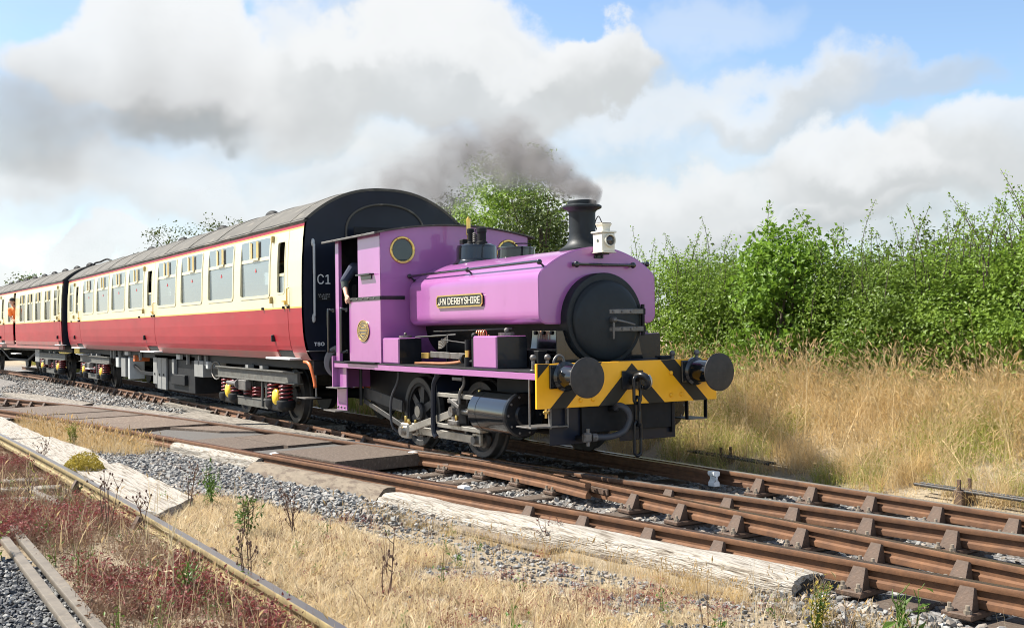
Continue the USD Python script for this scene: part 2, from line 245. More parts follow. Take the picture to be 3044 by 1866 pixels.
def obox(p0, p1, w, t, c=0.004):
    """flat bar from p0 to p1, w wide (as near upright as can be), t thick"""
    p0, p1 = np.array(p0, float), np.array(p1, float); d = p1-p0; L = np.linalg.norm(d); d /= L
    y = np.cross([0, 0, 1], d); y = y/np.linalg.norm(y) if np.linalg.norm(y) > 1e-6 else np.array([0, 1., 0]); z = np.cross(d, y)
    m = box((0, -t/2, -w/2), (L, t/2, w/2), c); T = np.eye(4); T[:3, 0], T[:3, 1], T[:3, 2], T[:3, 3] = d, y, z, p0
    m.apply_transform(T); return m
def loft(rings, cap=True):
    rings = [np.asarray(r, float) for r in rings]; n = len(rings[0]); v = np.vstack(rings); f = []
    for k in range(len(rings)-1):
        a, b = k*n, (k+1)*n
        for i in range(n):
            j = (i+1) % n; f += [(a+i, a+j, b+j), (a+i, b+j, b+i)]
    if cap:
        for k, s in ((0, 1), (len(rings)-1, -1)):
            if cap == 'strip':
                o, h = k*n, n//2
                for i in range(h-1): f += [(o+i, o+i+1, o+n-2-i), (o+i, o+n-2-i, o+n-1-i)] if s < 0 else [(o+i+1, o+i, o+n-2-i), (o+n-2-i, o+i, o+n-1-i)]
                continue
            c = len(v); v = np.vstack([v, rings[k].mean(0)]); o = k*n
            for i in range(n): f.append((c, o+(i+1) % n, o+i) if s > 0 else (c, o+i, o+(i+1) % n))
    m = tm(v, f)
    if cap and m.volume < 0: m.invert()
    return m
def frames(p):
    p = np.asarray(p, float); t = np.gradient(p, axis=0); t /= np.linalg.norm(t, axis=1, keepdims=True)
    n = np.cross(t[0], [0, 0, 1] if abs(t[0, 2]) < .9 else [1, 0, 0]); n /= np.linalg.norm(n); N = []
    for k in range(len(p)):
        n = n-t[k]*(n@t[k]); n /= np.linalg.norm(n); N.append(n.copy())
    N = np.array(N); return p, N, np.cross(t, N)
def tube(p, r, n=8):
    p, N, B = frames(p); r = np.broadcast_to(r, len(p)); a = np.linspace(0, 2*pi, n, endpoint=False)
    return loft([p[k]+r[k]*(np.outer(np.cos(a), N[k])+np.outer(np.sin(a), B[k])) for k in range(len(p))])
def smoothpath(p, n=6):
    p = np.asarray(p, float); q = np.vstack([2*p[0]-p[1], p, 2*p[-1]-p[-2]]); out = []
    for k in range(1, len(q)-2):
        for t in np.linspace(0, 1, n, endpoint=False):
            a, b, c, d = q[k-1:k+3]; out.append(.5*((2*b)+(-a+c)*t+(2*a-5*b+4*c-d)*t*t+(-a+3*b-3*c+d)*t**3))
    return np.array(out+[p[-1]])
def cyl(p0, p1, r, n=20, r1=None, c=0.0):
    p0, p1 = np.array(p0, float), np.array(p1, float); r1 = r if r1 is None else r1
    if c: d = (p1-p0)/np.linalg.norm(p1-p0)*c; return tube([p0, p0+d, p1-d, p1], [r-c, r, r1, r1-c], n)
    return tube([p0, p1], [r, r1], n)
def lathe(prof, at, axis='z', n=40):
    """prof: (radius, height) pairs, turned round an axis through 'at'"""
    a = np.linspace(0, 2*pi, n, endpoint=False); R = []
    for r, h in prof:
        x, y, z = r*np.cos(a), r*np.sin(a), np.full(n, float(h))
        R.append(np.stack({'z': (x, y, z), 'x': (z, x, y), 'y': (y, z, x)}[axis], 1)+np.asarray(at, float))
    return loft(R, not (prof[0][0] > 0 and prof[-1][0] > 0))
def ball(c, r, s=2, sc=(1, 1, 1)):
    m = trimesh.creation.icosphere(s, r); m.apply_scale(sc); m.apply_translation(c); return m
def plate(poly, plane, at, t):
    """a shapely outline as a plate t thick. plane 'y': outline in (x, z), growing from y=at towards -y; plane 'x': outline in (y, z), growing from x=at towards +x; 'z': outline in (x, y), upwards"""
    gs = list(getattr(poly, 'geoms', [poly])); out = []
    for g in gs:
        m = trimesh.creation.extrude_polygon(g, t, engine='earcut'); v = m.vertices.copy()
        if plane == 'y': m.vertices = np.stack([v[:, 0], at-v[:, 2], v[:, 1]], 1)
        elif plane == 'x': m.vertices = np.stack([at+v[:, 2], v[:, 0], v[:, 1]], 1)
        else: m.vertices = v+[0, 0, at]
        if m.volume < 0: m.invert()
        out.append(m)
    return join(out)
def rrect(x0, y0, x1, y1, r=.03): return sbox(x0+r, y0+r, x1-r, y1-r).buffer(r, quad_segs=4) if r else sbox(x0, y0, x1, y1)
def sweep(sec, path):
    """section (sideways, up) along a path, kept upright"""
    p = np.asarray(path, float); t = np.gradient(p, axis=0); t[:, 2] = 0; t /= np.linalg.norm(t, axis=1, keepdims=True)
    nrm = np.stack([-t[:, 1], t[:, 0], 0*t[:, 0]], 1)
    return loft([p[k]+np.outer([s[0] for s in sec], nrm[k])+np.outer([s[1] for s in sec], [0, 0, 1]) for k in range(len(p))])
def text(s, h, bold=False, depth=.004, plane='y', at=(0, 0, 0), width=None):
    m = meshkit.text_mesh(s, h, depth, bold); w = m.bounds[1, 0]-m.bounds[0, 0]; v = m.vertices-[m.bounds[0, 0], 0, 0]
    if width: v[:, 0] *= width/w
    m.vertices = np.stack([v[:, 0], -v[:, 2], v[:, 1]], 1) if plane == 'y' else np.stack([v[:, 2], v[:, 0], v[:, 1]], 1)
    if m.volume < 0: m.invert()
    m.apply_translation(at); return m
def instancer(name, protos, pos, yaw, scale, label, tilt=None, cat=None, parent='/World', kind='stuff'):
    p = numbered(parent, name); pi_ = UsdGeom.PointInstancer.Define(stage, p); rel = []
    for k, (m, mt) in enumerate(protos):
        q_ = f'{p}/kind_{"abcdefghijkl"[k]}'; usdkit.mesh(stage, q_, m, M[mt]); rel.append(q_)
    pi_.CreatePrototypesRel().SetTargets([Sdf.Path(r) for r in rel])
    n = len(pos); rg = np.random.default_rng(n); pi_.CreateProtoIndicesAttr(Vt.IntArray.FromNumpy(rg.integers(0, len(protos), n).astype(np.int32)))
    pi_.CreatePositionsAttr(Vt.Vec3fArray.FromNumpy(np.asarray(pos, np.float32)))
    yaw = np.asarray(yaw, float); h = yaw/2
    if tilt is None: qn = np.stack([np.cos(h), 0*h, 0*h, np.sin(h)], 1)
    else:
        ta, tb = tilt; c, s = np.cos(ta/2), np.sin(ta/2)             # tilt by ta about the level axis at angle tb, after the turn
        ax = np.stack([np.cos(tb), np.sin(tb), 0*tb], 1)*s[:, None]; cz, sz = np.cos(h), np.sin(h)
        qn = np.stack([c*cz, ax[:, 0]*cz+ax[:, 1]*sz, ax[:, 1]*cz-ax[:, 0]*sz, c*sz], 1)
    pi_.CreateOrientationsAttr(Vt.QuathArray([Gf.Quath(float(a), float(b), float(c_), float(d)) for a, b, c_, d in qn]))
    sc = np.asarray(scale, float); sc = np.stack([sc]*3, 1) if sc.ndim == 1 else sc
    pi_.CreateScalesAttr(Vt.Vec3fArray.FromNumpy(sc.astype(np.float32)))
    data(pi_.GetPrim(), label, cat, None, kind); return p
def fbm2(x, y, s, seed=0): return meshkit.fbm(np.stack([np.asarray(x)*s, np.asarray(y)*s, 0*np.asarray(x)+3.7], -1), 4, seed)
def inside(poly, x, y):
    import shapely
    return shapely.contains_xy(poly, x, y)
def scatter(poly, n, rng):
    x0, y0, x1, y1 = poly.bounds; out = np.zeros((0, 2))
    while len(out) < n:
        p = rng.uniform((x0, y0), (x1, y1), (n*2, 2)); out = np.vstack([out, p[inside(poly, p[:, 0], p[:, 1])]])
    return out[:n]

# ---------------------------------------------------------------- where the rails run (rail tops at z = 0)
def A_mid(x): x = np.asarray(x, float); return np.where(x < -14, -.0008*(x+14)**2, 0.0)
def A_near(x): x = np.asarray(x, float); return A_mid(x)-.80-.10*np.clip((x+1.0)/3, 0, 1)
def A_far(x): return A_mid(x)+.75
def B_far(x): x = np.asarray(x, float); return -.62+.137*x-np.where(x < -10, .006*(x+10)**2, 0)
def B_near(x): return B_far(x)-1.60
C_RAIL = lambda x: np.asarray(x, float)*0.0-5.03-.0012*(np.asarray(x, float)-3.5)**2
def ground_z(x, y):
    x, y = np.asarray(x, float), np.asarray(y, float)
    z = -.235+.10*np.clip((-3.3-y)/.9, 0, 1)*np.clip((x+3.2)/2.4, 0, 1)
    z = z+.54*np.clip((y-1.6)/2.6, 0, 1)+.25*np.clip((y-4.5)/6, 0, 1)
    z = z+.065*np.clip((-5.72-y)/.25, 0, 1)*np.clip((x+.6)/.8, 0, 1)
    z = z+.05*(fbm2(x, y, .8)-.5)+.03*(fbm2(x, y, 3.1, 4)-.5)
    return z

# ---------------------------------------------------------------- ground
def axis(lo, hi, step, far, n):
    g = np.geomspace(step*2, far, n); return np.concatenate([(lo-g)[::-1], np.arange(lo, hi+1e-6, step), hi+g])
gx, gy = axis(-30, 9, .22, 900, 26), axis(-9, 9, .22, 900, 26)
GX, GY = np.meshgrid(gx, gy, indexing='ij'); GZ = ground_z(GX, GY)
far_ = np.maximum(np.abs(GX+10)-40, np.abs(GY)-30).clip(0); GZ = GZ*np.exp(-far_/60)-.1*(1-np.exp(-far_/60))
nx, ny = GX.shape; idx = np.arange(nx*ny).reshape(nx, ny)
quads = np.stack([idx[:-1, :-1], idx[1:, :-1], idx[1:, 1:], idx[:-1, 1:]], -1).reshape(-1, 4)
GF = np.vstack([quads[:, [0, 1, 2]], quads[:, [0, 2, 3]]]); GV = np.stack([GX, GY, GZ], -1).reshape(-1, 3)
def ground_material():
    N = {'a': ('attribute', dict(attribute='gravel')), 'g': ('geometry', {}), 'n': ('noise_texture', dict(scale=1.6, detail=8.0, roughness=.65)), 'n2': ('noise_texture', dict(scale=34.0, detail=6.0, roughness=.7)),
         'v': ('voronoi_texture', dict(scale=26.0)), 'gr': ('rgb_ramp', dict(ramp=[(.2, (.06, .055, .05)), (.5, (.17, .16, .15)), (.8, (.28, .27, .26))])),
         'dr': ('rgb_ramp', dict(ramp=[(.25, (.10, .08, .058)), (.5, (.28, .225, .155)), (.78, (.46, .38, .26))])), 'ad': ('math', dict(math_type='multiply_add', value2=.5)), 'hf': ('math', dict(math_type='multiply', value2=.55)),
         'ma': ('math', dict(math_type='multiply_add', value2=.8, value3=-.4)), 'mb': ('math', dict(math_type='add', use_clamp=True)), 'mx': ('mix', {}), 'b': ('bump', dict(strength=.8, distance=.04)), 'p': ('principled_bsdf', dict(roughness=.95, specular_ior_level=.2))}
    L = [('g.position', 'n.vector'), ('g.position', 'n2.vector'), ('g.position', 'v.vector'), ('v.distance', 'gr.fac'), ('n.fac', 'hf.value1'), ('n2.fac', 'ad.value1'), ('hf.value', 'ad.value3'), ('ad.value', 'dr.fac'),
         ('n.fac', 'ma.value1'), ('a.fac', 'mb.value1'), ('ma.value', 'mb.value2'), ('mb.value', 'mx.fac'), ('dr.color', 'mx.color1'), ('gr.color', 'mx.color2'), ('mx.color', 'p.base_color'), ('n2.fac', 'b.height'), ('b.normal', 'p.normal')]
    M['ground'] = usdkit.material(stage, '/World/Looks/ground', N, L, surface='p.BSDF')
ground_material()
W_POLY = Polygon([(-8.4, -4.1), (-7.2, -3.15), (-3.9, -2.72), (-.75, -2.62), (1.2, -2.4), (.9, -2.75), (-.2, -3.3), (-1.7, -4.0), (-2.2, -4.35), (-6.5, -4.38)])
gm = usdkit.mesh(stage, '/World/ground', (GV, GF), M['ground'], True)
gravel = np.zeros(len(GV)); X, Y = GV[:, 0], GV[:, 1]
gravel[(Y > B_near(X)-.3) & (Y < 1.45) & (X > -60) & (X < 12)] = 1.0
gravel[inside(W_POLY, X, Y)] = 1.0
UsdGeom.PrimvarsAPI(gm).CreatePrimvar('gravel', Sdf.ValueTypeNames.FloatArray, 'vertex').Set(Vt.FloatArray.FromNumpy(gravel.astype(np.float32)))
data(gm.GetPrim(), 'level ground of dry grass, earth and ballast along the railway', None, None, 'structure')

# ---------------------------------------------------------------- rails
RSEC = [(-.034, -.004), (-.030, 0), (.030, 0), (.034, -.004), (.036, -.02), (.032, -.040), (.010, -.048), (.009, -.100), (.030, -.112), (.032, -.140), (.030, -.150), (-.030, -.150), (-.032, -.140), (-.030, -.112), (-.009, -.100), (-.010, -.048), (-.032, -.040), (-.036, -.02)]
def railpath(f, x0, x1, step=.5, off=0.0, z=0.0):
    x = np.linspace(x0, x1, max(int(abs(x1-x0)/step), 2)+1); return np.stack([x, f(x)+off, 0*x+z], 1)
def rail(f, x0, x1, mt, label, off=0.0, z=0.0, step=.5, group=None): return solo('rail', sweep(RSEC, railpath(f, x0, x1, step, off, z)), mt, label, 'rail', group, smooth=40)
rail(A_far, -48, 7.5, 'rail_polished', 'farthest running rail, shiny on top, in front of the dry grass bank')
rail(A_near, -48, -1.95, 'rail_rusty', 'rusty orange rail under the near wheels of the red and cream carriages')
rail(A_near, -.75, 7.5, 'rail_rusty', 'rusty rail second from the front among the four on the right')
rail(B_far, -24, 7.5, 'rail_polished', 'shiny topped rail crossing in front of the wheels, behind the brown crossing boards')
rail(B_near, -17, 7.5, 'rail_rusty', 'nearest brown rail on the right, beside the long weathered log')
CK1 = railpath(B_near, -4.04, .08, .4, .115); CK1[-1, 1] += .03; CK1[0, 1] += .03
ck = thing('check_rail', 'short rusty check rail with white painted ends beside the last crossing board', 'check rail', (-2, -2.4, 0))
part(ck, 'rail_bar', sweep(RSEC, CK1), 'rail_rusty', 40)
def white_end(parent, p, d, nm='painted_end'):
    d = np.array(d, float); d /= np.linalg.norm(d); p = np.array(p, float); sec = [(a*1.12, b*1.03+.004) for a, b in RSEC]
    part(parent, nm, sweep(sec, [p-d*.004, p+d*.10]), 'white_paint', 40, 'white painted rail end')
white_end(ck, CK1[0]-[.005, 0, 0], (1, .137, 0)); white_end(ck, CK1[-1]+[.005, 0, 0], (-1, -.16, 0))
CK2 = railpath(A_far, -4.5, .70, .4, -.125); CK2[-1, 1] -= .06
ck2 = thing('check_rail', 'dark check rail ahead of the locomotive with a white painted end against the far rail', 'check rail', (-1, .6, 0))
part(ck2, 'rail_bar', sweep(RSEC, CK2), 'rail_rusty', 40); white_end(ck2, CK2[-1]+[.004, 0, .0], (-1, 0.06, 0))
# wing rails of the crossing: bent lengths that lie beside the gap
wing = thing('wing_rail', 'bent rusty wing rail with white painted end where the two tracks cross', 'wing rail', (-1.5, -.9, 0))
wp = np.array([(-3.05, -1.17, 0), (-2.1, -.985, 0), (-1.55, -.93, 0), (-.2, -.93, 0), (.6, -.99, 0)]); part(wing, 'rail_bar', sweep(RSEC, wp), 'rail_rusty', 40); white_end(wing, wp[0]-[.005, .001, 0], (1, .19, 0))
wing2 = thing('wing_rail', 'short rusty wing rail on the far side of the track crossing under the front wheel', 'wing rail', (-1, -.6, 0))
wp = np.array([(-2.6, -.66, 0), (-1.35, -.68, 0), (-.9, -.63, 0), (.3, -.44, 0)]); part(wing2, 'rail_bar', sweep(RSEC, wp), 'rail_rusty', 40)
# fishplates with bolts
def fishplate(f, x, label, side=-1):
    y = float(f(x)); s = float(f(x+.5)-f(x-.5)); t = thing('fishplate', label, 'fishplate', (x, y, 0), math.atan(s), local=True)
    part(t, 'bar', box((-.25, side*.018, -.105), (.25, side*.040, -.045), .004), 'chair_iron')
    for k in range(4): part(t, 'bolt', cyl((-.19+.127*k, side*.038, -.075), (-.19+.127*k, side*.062, -.075), .022, 6), 'chair_iron')
fishplate(A_near, -7.0, 'rusty fishplate with bolts on the rail beside the last carriage wheel')
fishplate(A_near, .55, 'rusty bolted fishplate on the second rail just in front of the locomotive')
fishplate(B_near, -4.3, 'fishplate joining the near rail beside the crossing boards')

# ---------------------------------------------------------------- sleepers and chairs
def chair_parts(t):
    part(t, 'casting', [box((-.10, -.19, -.195), (.10, .17, -.155), .012),
        trimesh.convex.convex_hull(np.array([(-.06, -.115, -.16), (.06, -.115, -.16), (-.05, -.045, -.03), (.05, -.045, -.03), (-.045, -.062, -.022), (.045, -.062, -.022), (-.07, -.14, -.157), (.07, -.14, -.157), (-.06, -.04, -.16), (.06, -.04, -.16)])),
        trimesh.convex.convex_hull(np.array([(-.06, .14, -.16), (.06, .14, -.16), (-.05, .088, -.035), (.05, .088, -.035), (-.045, .105, -.035), (.045, .105, -.035), (-.06, .085, -.16), (.06, .085, -.16)]))], 'chair_iron')
    part(t, 'key', box((-.10, .04, -.115), (.11, .087, -.048), .008), 'sleeper_wood')
    for sx, sy in ((-.055, -.165), (.055, .15), (.06, -.165)): part(t, 'bolt', [cyl((sx, sy, -.157), (sx, sy, -.135), .024, 6), cyl((sx, sy, -.14), (sx, sy, -.108), .013, 8)], 'bolt_steel')
chair0 = None
def chair(f, x, label, group, flip=False, z=0.0):
    global chair0
    y = float(f(x)); a = math.atan(float(f(x+.5)-f(x-.5)))+(pi if flip else 0)
    if chair0 is None:
        chair0 = thing('rail_chair', label, 'rail chair', (x, y, z), a, group, local=True); chair_parts(chair0)
    else: dup(chair0, (x, y, z), a, label, group)
def sleeper(x, y0, y1, label, group, skew=.07, w=.26, mt='sleeper_wood', z=-.20):
    ang = pi/2+skew; L = (y1-y0); m = box((0, -w/2, -.12), (L, w/2, 0), .012)
    m.apply_transform(trimesh.transformations.rotation_matrix(ang, [0, 0, 1])); m.apply_translation([x-sin(skew)*0, y0, z]); solo('sleeper', m, mt, label, 'sleeper', group)
ORD = 'first second third fourth fifth sixth seventh eighth'.split()
SX = [1.28+.72*k for k in range(8)]
for x, o_ in zip(SX, ORD):
    sleeper(x+.08, float(B_near(x))-.45, 1.15, f'{o_} dark timber from the locomotive under the four rails on the right', 'timbers under the four rails on the right')
for x, o_ in zip(SX, ORD):
    chair(A_near, x, f'{o_} rusty rail chair from the locomotive on the second rail from the front', 'chairs on the second rail on the right')
    chair(A_far, x-.07, f'{o_} rusty rail chair from the locomotive on the farthest rail', 'chairs on the far rail')
    chair(B_far, x-.03, f'{o_} rusty rail chair from the locomotive on the shiny third rail', 'chairs on the shiny rail')
for x in [4.62, 5.35]: chair(B_near, x, 'rusty rail chair on the nearest rail, right of the end of the log' if x < 5 else 'rusty rail chair on the nearest rail at the right edge of the picture', 'chairs on the nearest rail')
for x, o_ in zip((1.3, 2.0, 2.75, 3.45), ORD): chair(B_near, x, f'{o_} rail chair from the left between the long log and the nearest rail', 'chairs behind the log')
for o_, x in zip(ORD, [-.1, -.85, -1.6, -2.35, -3.1, -3.75]):
    sleeper(x+.1, float(B_near(x))-.25, 1.15, f'{o_} dark timber from the right under the track crossing by the locomotive wheels', 'timbers under the track crossing')
    chair(B_far, x-.02, f'{o_} rusty chair from the right on the shiny rail by the wheels', 'chairs at the track crossing')
    if x > -.9: chair(A_near, x, f'{o_} rusty chair from the right on the rusty rail by the wheels', 'chairs at the track crossing')
for k in range(56):
    x = -5.3-.75*k
    sleeper(x, float(A_mid(x))-1.25, float(A_mid(x))+1.2, 'dark sleeper under the train', 'sleepers under the train', 0.0)
    if x > -34:
        chair(A_near, x, 'rusty rail chair on the near rail under the carriages', 'chairs under the carriages')
for k in range(5):
    x = -17.6-.75*k; chair(B_far, x, f'{ORD[k]} rail chair beyond the far end of the crossing boards', 'chairs at the far left'); sleeper(x, float(B_near(x))-.3, float(B_far(x))+.5, f'{ORD[k]} sleeper beyond the far end of the crossing boards', 'sleepers at the far left', .25)

# ---------------------------------------------------------------- crossing boards between the rails of the near track
def board(pts, z, th, mt, label, name='crossing_board', cat='board', group=None, edge=.006):
    pg = Polygon(pts); pg = pg.buffer(-edge); m = plate(pg, 'z', z-th, th)
    v = m.vertices.copy(); top = v[:, 2] > z-1e-4; v[top, 2] += .006*(fbm2(v[top, 0], v[top, 1], 2.5, 9)-.5); m.vertices = v
    return solo(name, m, mt, label, cat, group)
def bquad(xa, xb, fa, fb, skew=.16):
    """a board between two lateral fractions (0 near rail .. 1 far rail) of the near track"""
    def P(x, f): yn, yf = float(B_near(x))+.09, float(B_far(x))-.12; return (x-skew*(f-.5)*1.4, yn+(yf-yn)*f)
    return [P(xa, fa), P(xb, fa), P(xb, fb), P(xa, fb)]
bl = ['farthest brown board of the crossing, half hidden by dry grass', 'second brown crossing board from the left', 'third brown crossing board from the left', 'fourth crossing board, long and brown, left of the gravel strip', 'short pale brown crossing board beside the shiny rail', 'broad dark grey crossing board in the middle', 'brown crossing board next to the near rail, right of the grey one', 'brown crossing board next to the shiny rail, right of the grey one', 'dark grey board let in lower between two brown crossing boards', 'last brown crossing board, raised, beside the white ended check rail']
bd = [(-16.2, -13.6, 0, 1), (-13.5, -12.1, 0, 1), (-12.0, -10.6, 0, 1), (-10.5, -9.15, 0, 1), (-9.0, -7.75, .45, 1), (-8.55, -6.75, 0, 1), (-6.65, -5.0, 0, .48), (-6.65, -4.95, .50, 1), (-4.92, -4.35, 0, 1), (-4.28, -2.75, .12, 1)]
for k, (b, lb) in enumerate(zip(bd, bl)):
    pts = bquad(*b)
    if k == 4: pts = [(-9.0, -2.72), (-7.75, -2.25), (-7.35, -1.78), (-8.75, -1.96)]
    if k == 5: pts = [(-8.5, -3.35), (-6.75, -3.0), (-7.1, -1.72), (-7.75, -1.84), (-8.1, -2.35), (-8.95, -2.78)]
    board(pts, -.016-(.028 if k in (5, 8) else 0)-.004*(k % 3)+(.012 if k == 9 else 0), .11 if k != 9 else .15, 'plank_grey' if k in (5, 8) else 'plank_brown', lb)
# weathered boards of the footway between the two tracks
fw_ = [[(-24, -3.62), (-22, -3.0), (-17.2, -2.45), (-16.4, -2.9), (-21, -3.7)], [(-16.2, -2.75), (-12.2, -2.0), (-12.6, -1.62), (-16.6, -2.35)],
       [(-12.0, -1.98), (-9.3, -1.52), (-9.0, -1.02), (-12.9, -1.25)], [(-9.2, -1.5), (-7.2, -1.28), (-6.9, -.98), (-8.9, -1.05)], [(-7.1, -1.25), (-5.5, -1.02), (-5.4, -.93), (-6.8, -.96)],
       [(-16.3, -1.12), (-12.6, -1.05), (-12.7, -.93), (-16.3, -.93)]]
for k, pgn in enumerate(fw_): board(pgn, -.05-.012*(k % 2), .08, 'grey_wood', ['pale weathered footway board at the far left beside the shiny rail', 'pale weathered board left of the gravel between the tracks', 'broad grey weathered board beside the shiny rail', 'weathered footway board below the carriage bogie', 'short weathered board end beside the rusty rail', 'narrow pale board along the rusty rail under the carriage'][k], 'footway_board', 'board')
for k, (x, w, l) in enumerate(((-21.2, .35, 1.3), (-18.3, .4, 1.35), (-15.0, .4, 1.5), (-13.3, .45, 2.0), (-10.4, .45, 2.6))):
    pts = [(x, -.62), (x+l, -.60), (x+l+.1, -.60+w), (x+.1, -.62+w)]
    board(pts, -.04, .1, 'white_wood' if k != 4 else 'grey_wood', ['pale timber end between the rails at the far carriage bogie', 'pale timber between the rails under the middle of the carriage', 'white timber beside the rail below the tall grey box', 'long pale timber between the rails under the carriage', 'grey timber between the rails left of the near bogie'][k], 'inlaid_timber', 'timber')
# concrete kerb
def kerb():
    top = [(-3.95, -2.60), (-1.1, -2.21), (-.95, -2.20), (-.72, -2.40), (-.66, -2.52), (-3.2, -2.86), (-3.75, -2.86)]
    m = plate(Polygon(top).buffer(-.03), 'z', -.30, .22); v = m.vertices.copy(); lo = v[:, 2] < -.2
    v[lo, 1] -= .04; m.vertices = v; return m
def concrete_kerb():
    ys, out = [], []
    n = 24
    for k in range(n+1):
        x = -3.85+3.05*k/n; yb = float(B_near(x))-.09; j = .018*(fbm2(x*9, 0, 1)-.5)
        out.append(np.array([(x, yb, -.075+j), (x+.02, yb-.10, -.07+j), (x+.03, yb-.15+j, -.085+j), (x+.04, yb-.27+j*2, -.22), (x+.04, yb-.30, -.32), (x, yb, -.32)]))
    return loft(out)
solo('concrete_kerb', concrete_kerb(), 'concrete', 'brown stained concrete kerb with a sloping face below the check rail', 'kerb', smooth=35)
# logs and timbers
def baulk(path, w, h, seed, rough=.02, round_=.5, n=14, taper=0.0):
    """old timber with worn corners, split along the grain"""
    p, out = np.asarray(path, float), []
    t = p[-1]-p[0]; L = np.linalg.norm(t); K = max(int(L/.10), 4); t = t/L; s = np.cross(t, [0, 0, 1]); s /= np.linalg.norm(s)
    a = np.linspace(0, 2*pi, n*3, endpoint=False); e = 1.0-round_*.55
    sx = np.sign(np.cos(a))*np.abs(np.cos(a))**e; sz = np.sign(np.sin(a))*np.abs(np.sin(a))**e
    crack = np.random.default_rng(seed).uniform(0, 1, n*3)**3*.028
    for k in range(K+1):
        c = p[0]+t*L*k/K; q = np.stack([a*2, 0*a+k*.17, 0*a+seed], 1); d = 1+rough*8*(meshkit.fbm(q, 4, seed)-.5)-crack*(1.0+.8*np.sin(k*.3+a*3))/max(w, .1)
        ww = w/2*(1-taper*k/K)*(1+.10*math.sin(k*.21+seed)); hh = h/2*(1+.06*math.sin(k*.33+seed*2))
        if k in (0, K): ww, hh = ww*.95, hh*.93; c = c+t*.0
        ring = c+np.outer(sx*ww*d, s)+np.outer(sz*hh*d, [0, 0, 1]); 
        if k in (0, K): ring = ring+np.outer(.05*(meshkit.fbm(np.stack([sx*3, sz*3, 0*a], 1), 3, seed)-.5), t)
        out.append(ring)
    return loft(out)
lg = thing('timber_log', 'long cracked bleached log lying along the nearest rail, dark rotten end', 'log', (2, -2.2, -.25))
lp = np.array([(-.60, -2.58, -.20), (4.42, -1.89, -.175)]); part(lg, 'trunk', baulk(lp, .31, .22, 3, .05, .85, taper=-.12), 'white_wood', 60)
dd_ = (lp[1]-lp[0])/np.linalg.norm(lp[1]-lp[0])
jt = 1+.22*np.random.default_rng(4).normal(0, 1, 18)
hol = loft([lp[1]+dd_*o+np.outer(np.cos(np.linspace(0, 2*pi, 18, endpoint=False))*.125*s_*jt, [-dd_[1], dd_[0], 0])+np.outer(np.sin(np.linspace(0, 2*pi, 18, endpoint=False))*.075*s_*jt, [0, 0, 1]) for o, s_ in ((-.02, 1), (.014, 1), (.012, .75), (.010, .4))])
part(lg, 'rotten_end', hol, 'rot_black', False, 'dark hollow rotten end of the log')
solo('timber_baulk', baulk([(-.9, -2.84, -.25), (2.3, -2.46, -.25)], .20, .12, 8, .09, .7), 'concrete', 'broken brown lower timber half buried in front of the long log', 'timber', smooth=60)
tb = thing('timber_baulk', 'white weathered timber with black end beside the crossing boards and the gravel', 'timber', (-5.2, -2.9, -.2))
part(tb, 'beam', baulk([(-6.75, -3.13, -.14), (-4.0, -2.74, -.14)], .34, .20, 5, .03, .5), 'white_wood', 60); part(tb, 'rotten_end', ball((-3.98, -2.74, -.15), .1, 2, (.35, 1.35, .8)), 'rot_black')
def slab(pts_top, z, th, seed):
    pg = Polygon(pts_top); m = plate(pg, 'z', z-th, th); m = m.subdivide_to_size(.28); m.merge_vertices(); v = m.vertices.copy()
    v[:, 2] += np.where(v[:, 2] > z-.01, .05*(fbm2(v[:, 0]*.6, v[:, 1]*4, 2, seed)-.5), 0); v[:, :2] += .05*(np.stack([fbm2(v[:, 0], v[:, 1], 6, seed+1), fbm2(v[:, 0], v[:, 1], 6, seed+2)], 1)-.5); m.vertices = v; return m
solo('timber_baulk', slab([(-4.6, -4.97), (-4.6, -4.40), (-1.2, -4.38), (-.95, -4.55), (-.35, -4.90), (-.5, -4.96), (-2.5, -4.98)], -.05, .22, 11), 'white_wood', 'broad bleached timber slab beside the worn rail, nearest one with the broken end', 'timber', smooth=40)
solo('timber_baulk', slab([(-9.0, -5.13), (-9.0, -4.52), (-6.6, -4.40), (-5.2, -4.44), (-4.63, -4.5), (-4.63, -5.03)], -.06, .2, 12), 'white_wood', 'middle bleached timber slab beside the worn rail with yellow moss on it', 'timber', smooth=40)
solo('timber_baulk', slab([(-14.5, -5.36), (-14.2, -4.7), (-9.05, -4.6), (-9.05, -5.15)], -.06, .2, 13), 'white_wood', 'far bleached timber slab at the left edge beside the worn rail', 'timber', smooth=40)
# the disused track in the foreground
rail(C_RAIL, -16, 6.5, 'rail_lichen', 'worn grey rail with yellow lichen sides running through the red weeds', 0, -.004)
rail(lambda x: 0*np.asarray(x)-6.10, -.2, 6.5, 'rail_dull', 'right one of two dull rails close together in the bottom left corner', 0, 0)
rail(lambda x: 0*np.asarray(x)-6.215, .3, 6.5, 'rail_dull', 'left one of two dull rails close together in the bottom left corner', 0, 0)
solo('rail', sweep(RSEC, [(-3.2, -5.55, -.11), (-.9, -5.36, -.12), (.6, -5.26, -.15)]), 'rail_dull', 'half buried rusty rail among the red weeds', 'rail', smooth=40)
for k, x in enumerate((-4.9, -4.1, -3.2)): sleeper(x, -7.0, -5.15, ['old grey sleeper in the weeds at the left edge, farther one', 'old grey sleeper in the weeds at the left edge, middle one', 'old grey sleeper in the weeds at the left edge, nearest one'][k], None, -.25, .24, 'grey_wood', -.15)
for x, o_ in zip((-3.05, -.2, 1.5), ('farthest', 'middle', 'nearest')): chair(C_RAIL, x, f'{o_} of three old chairs under the worn rail among red weeds', 'chairs under the worn rail', z=-.004)
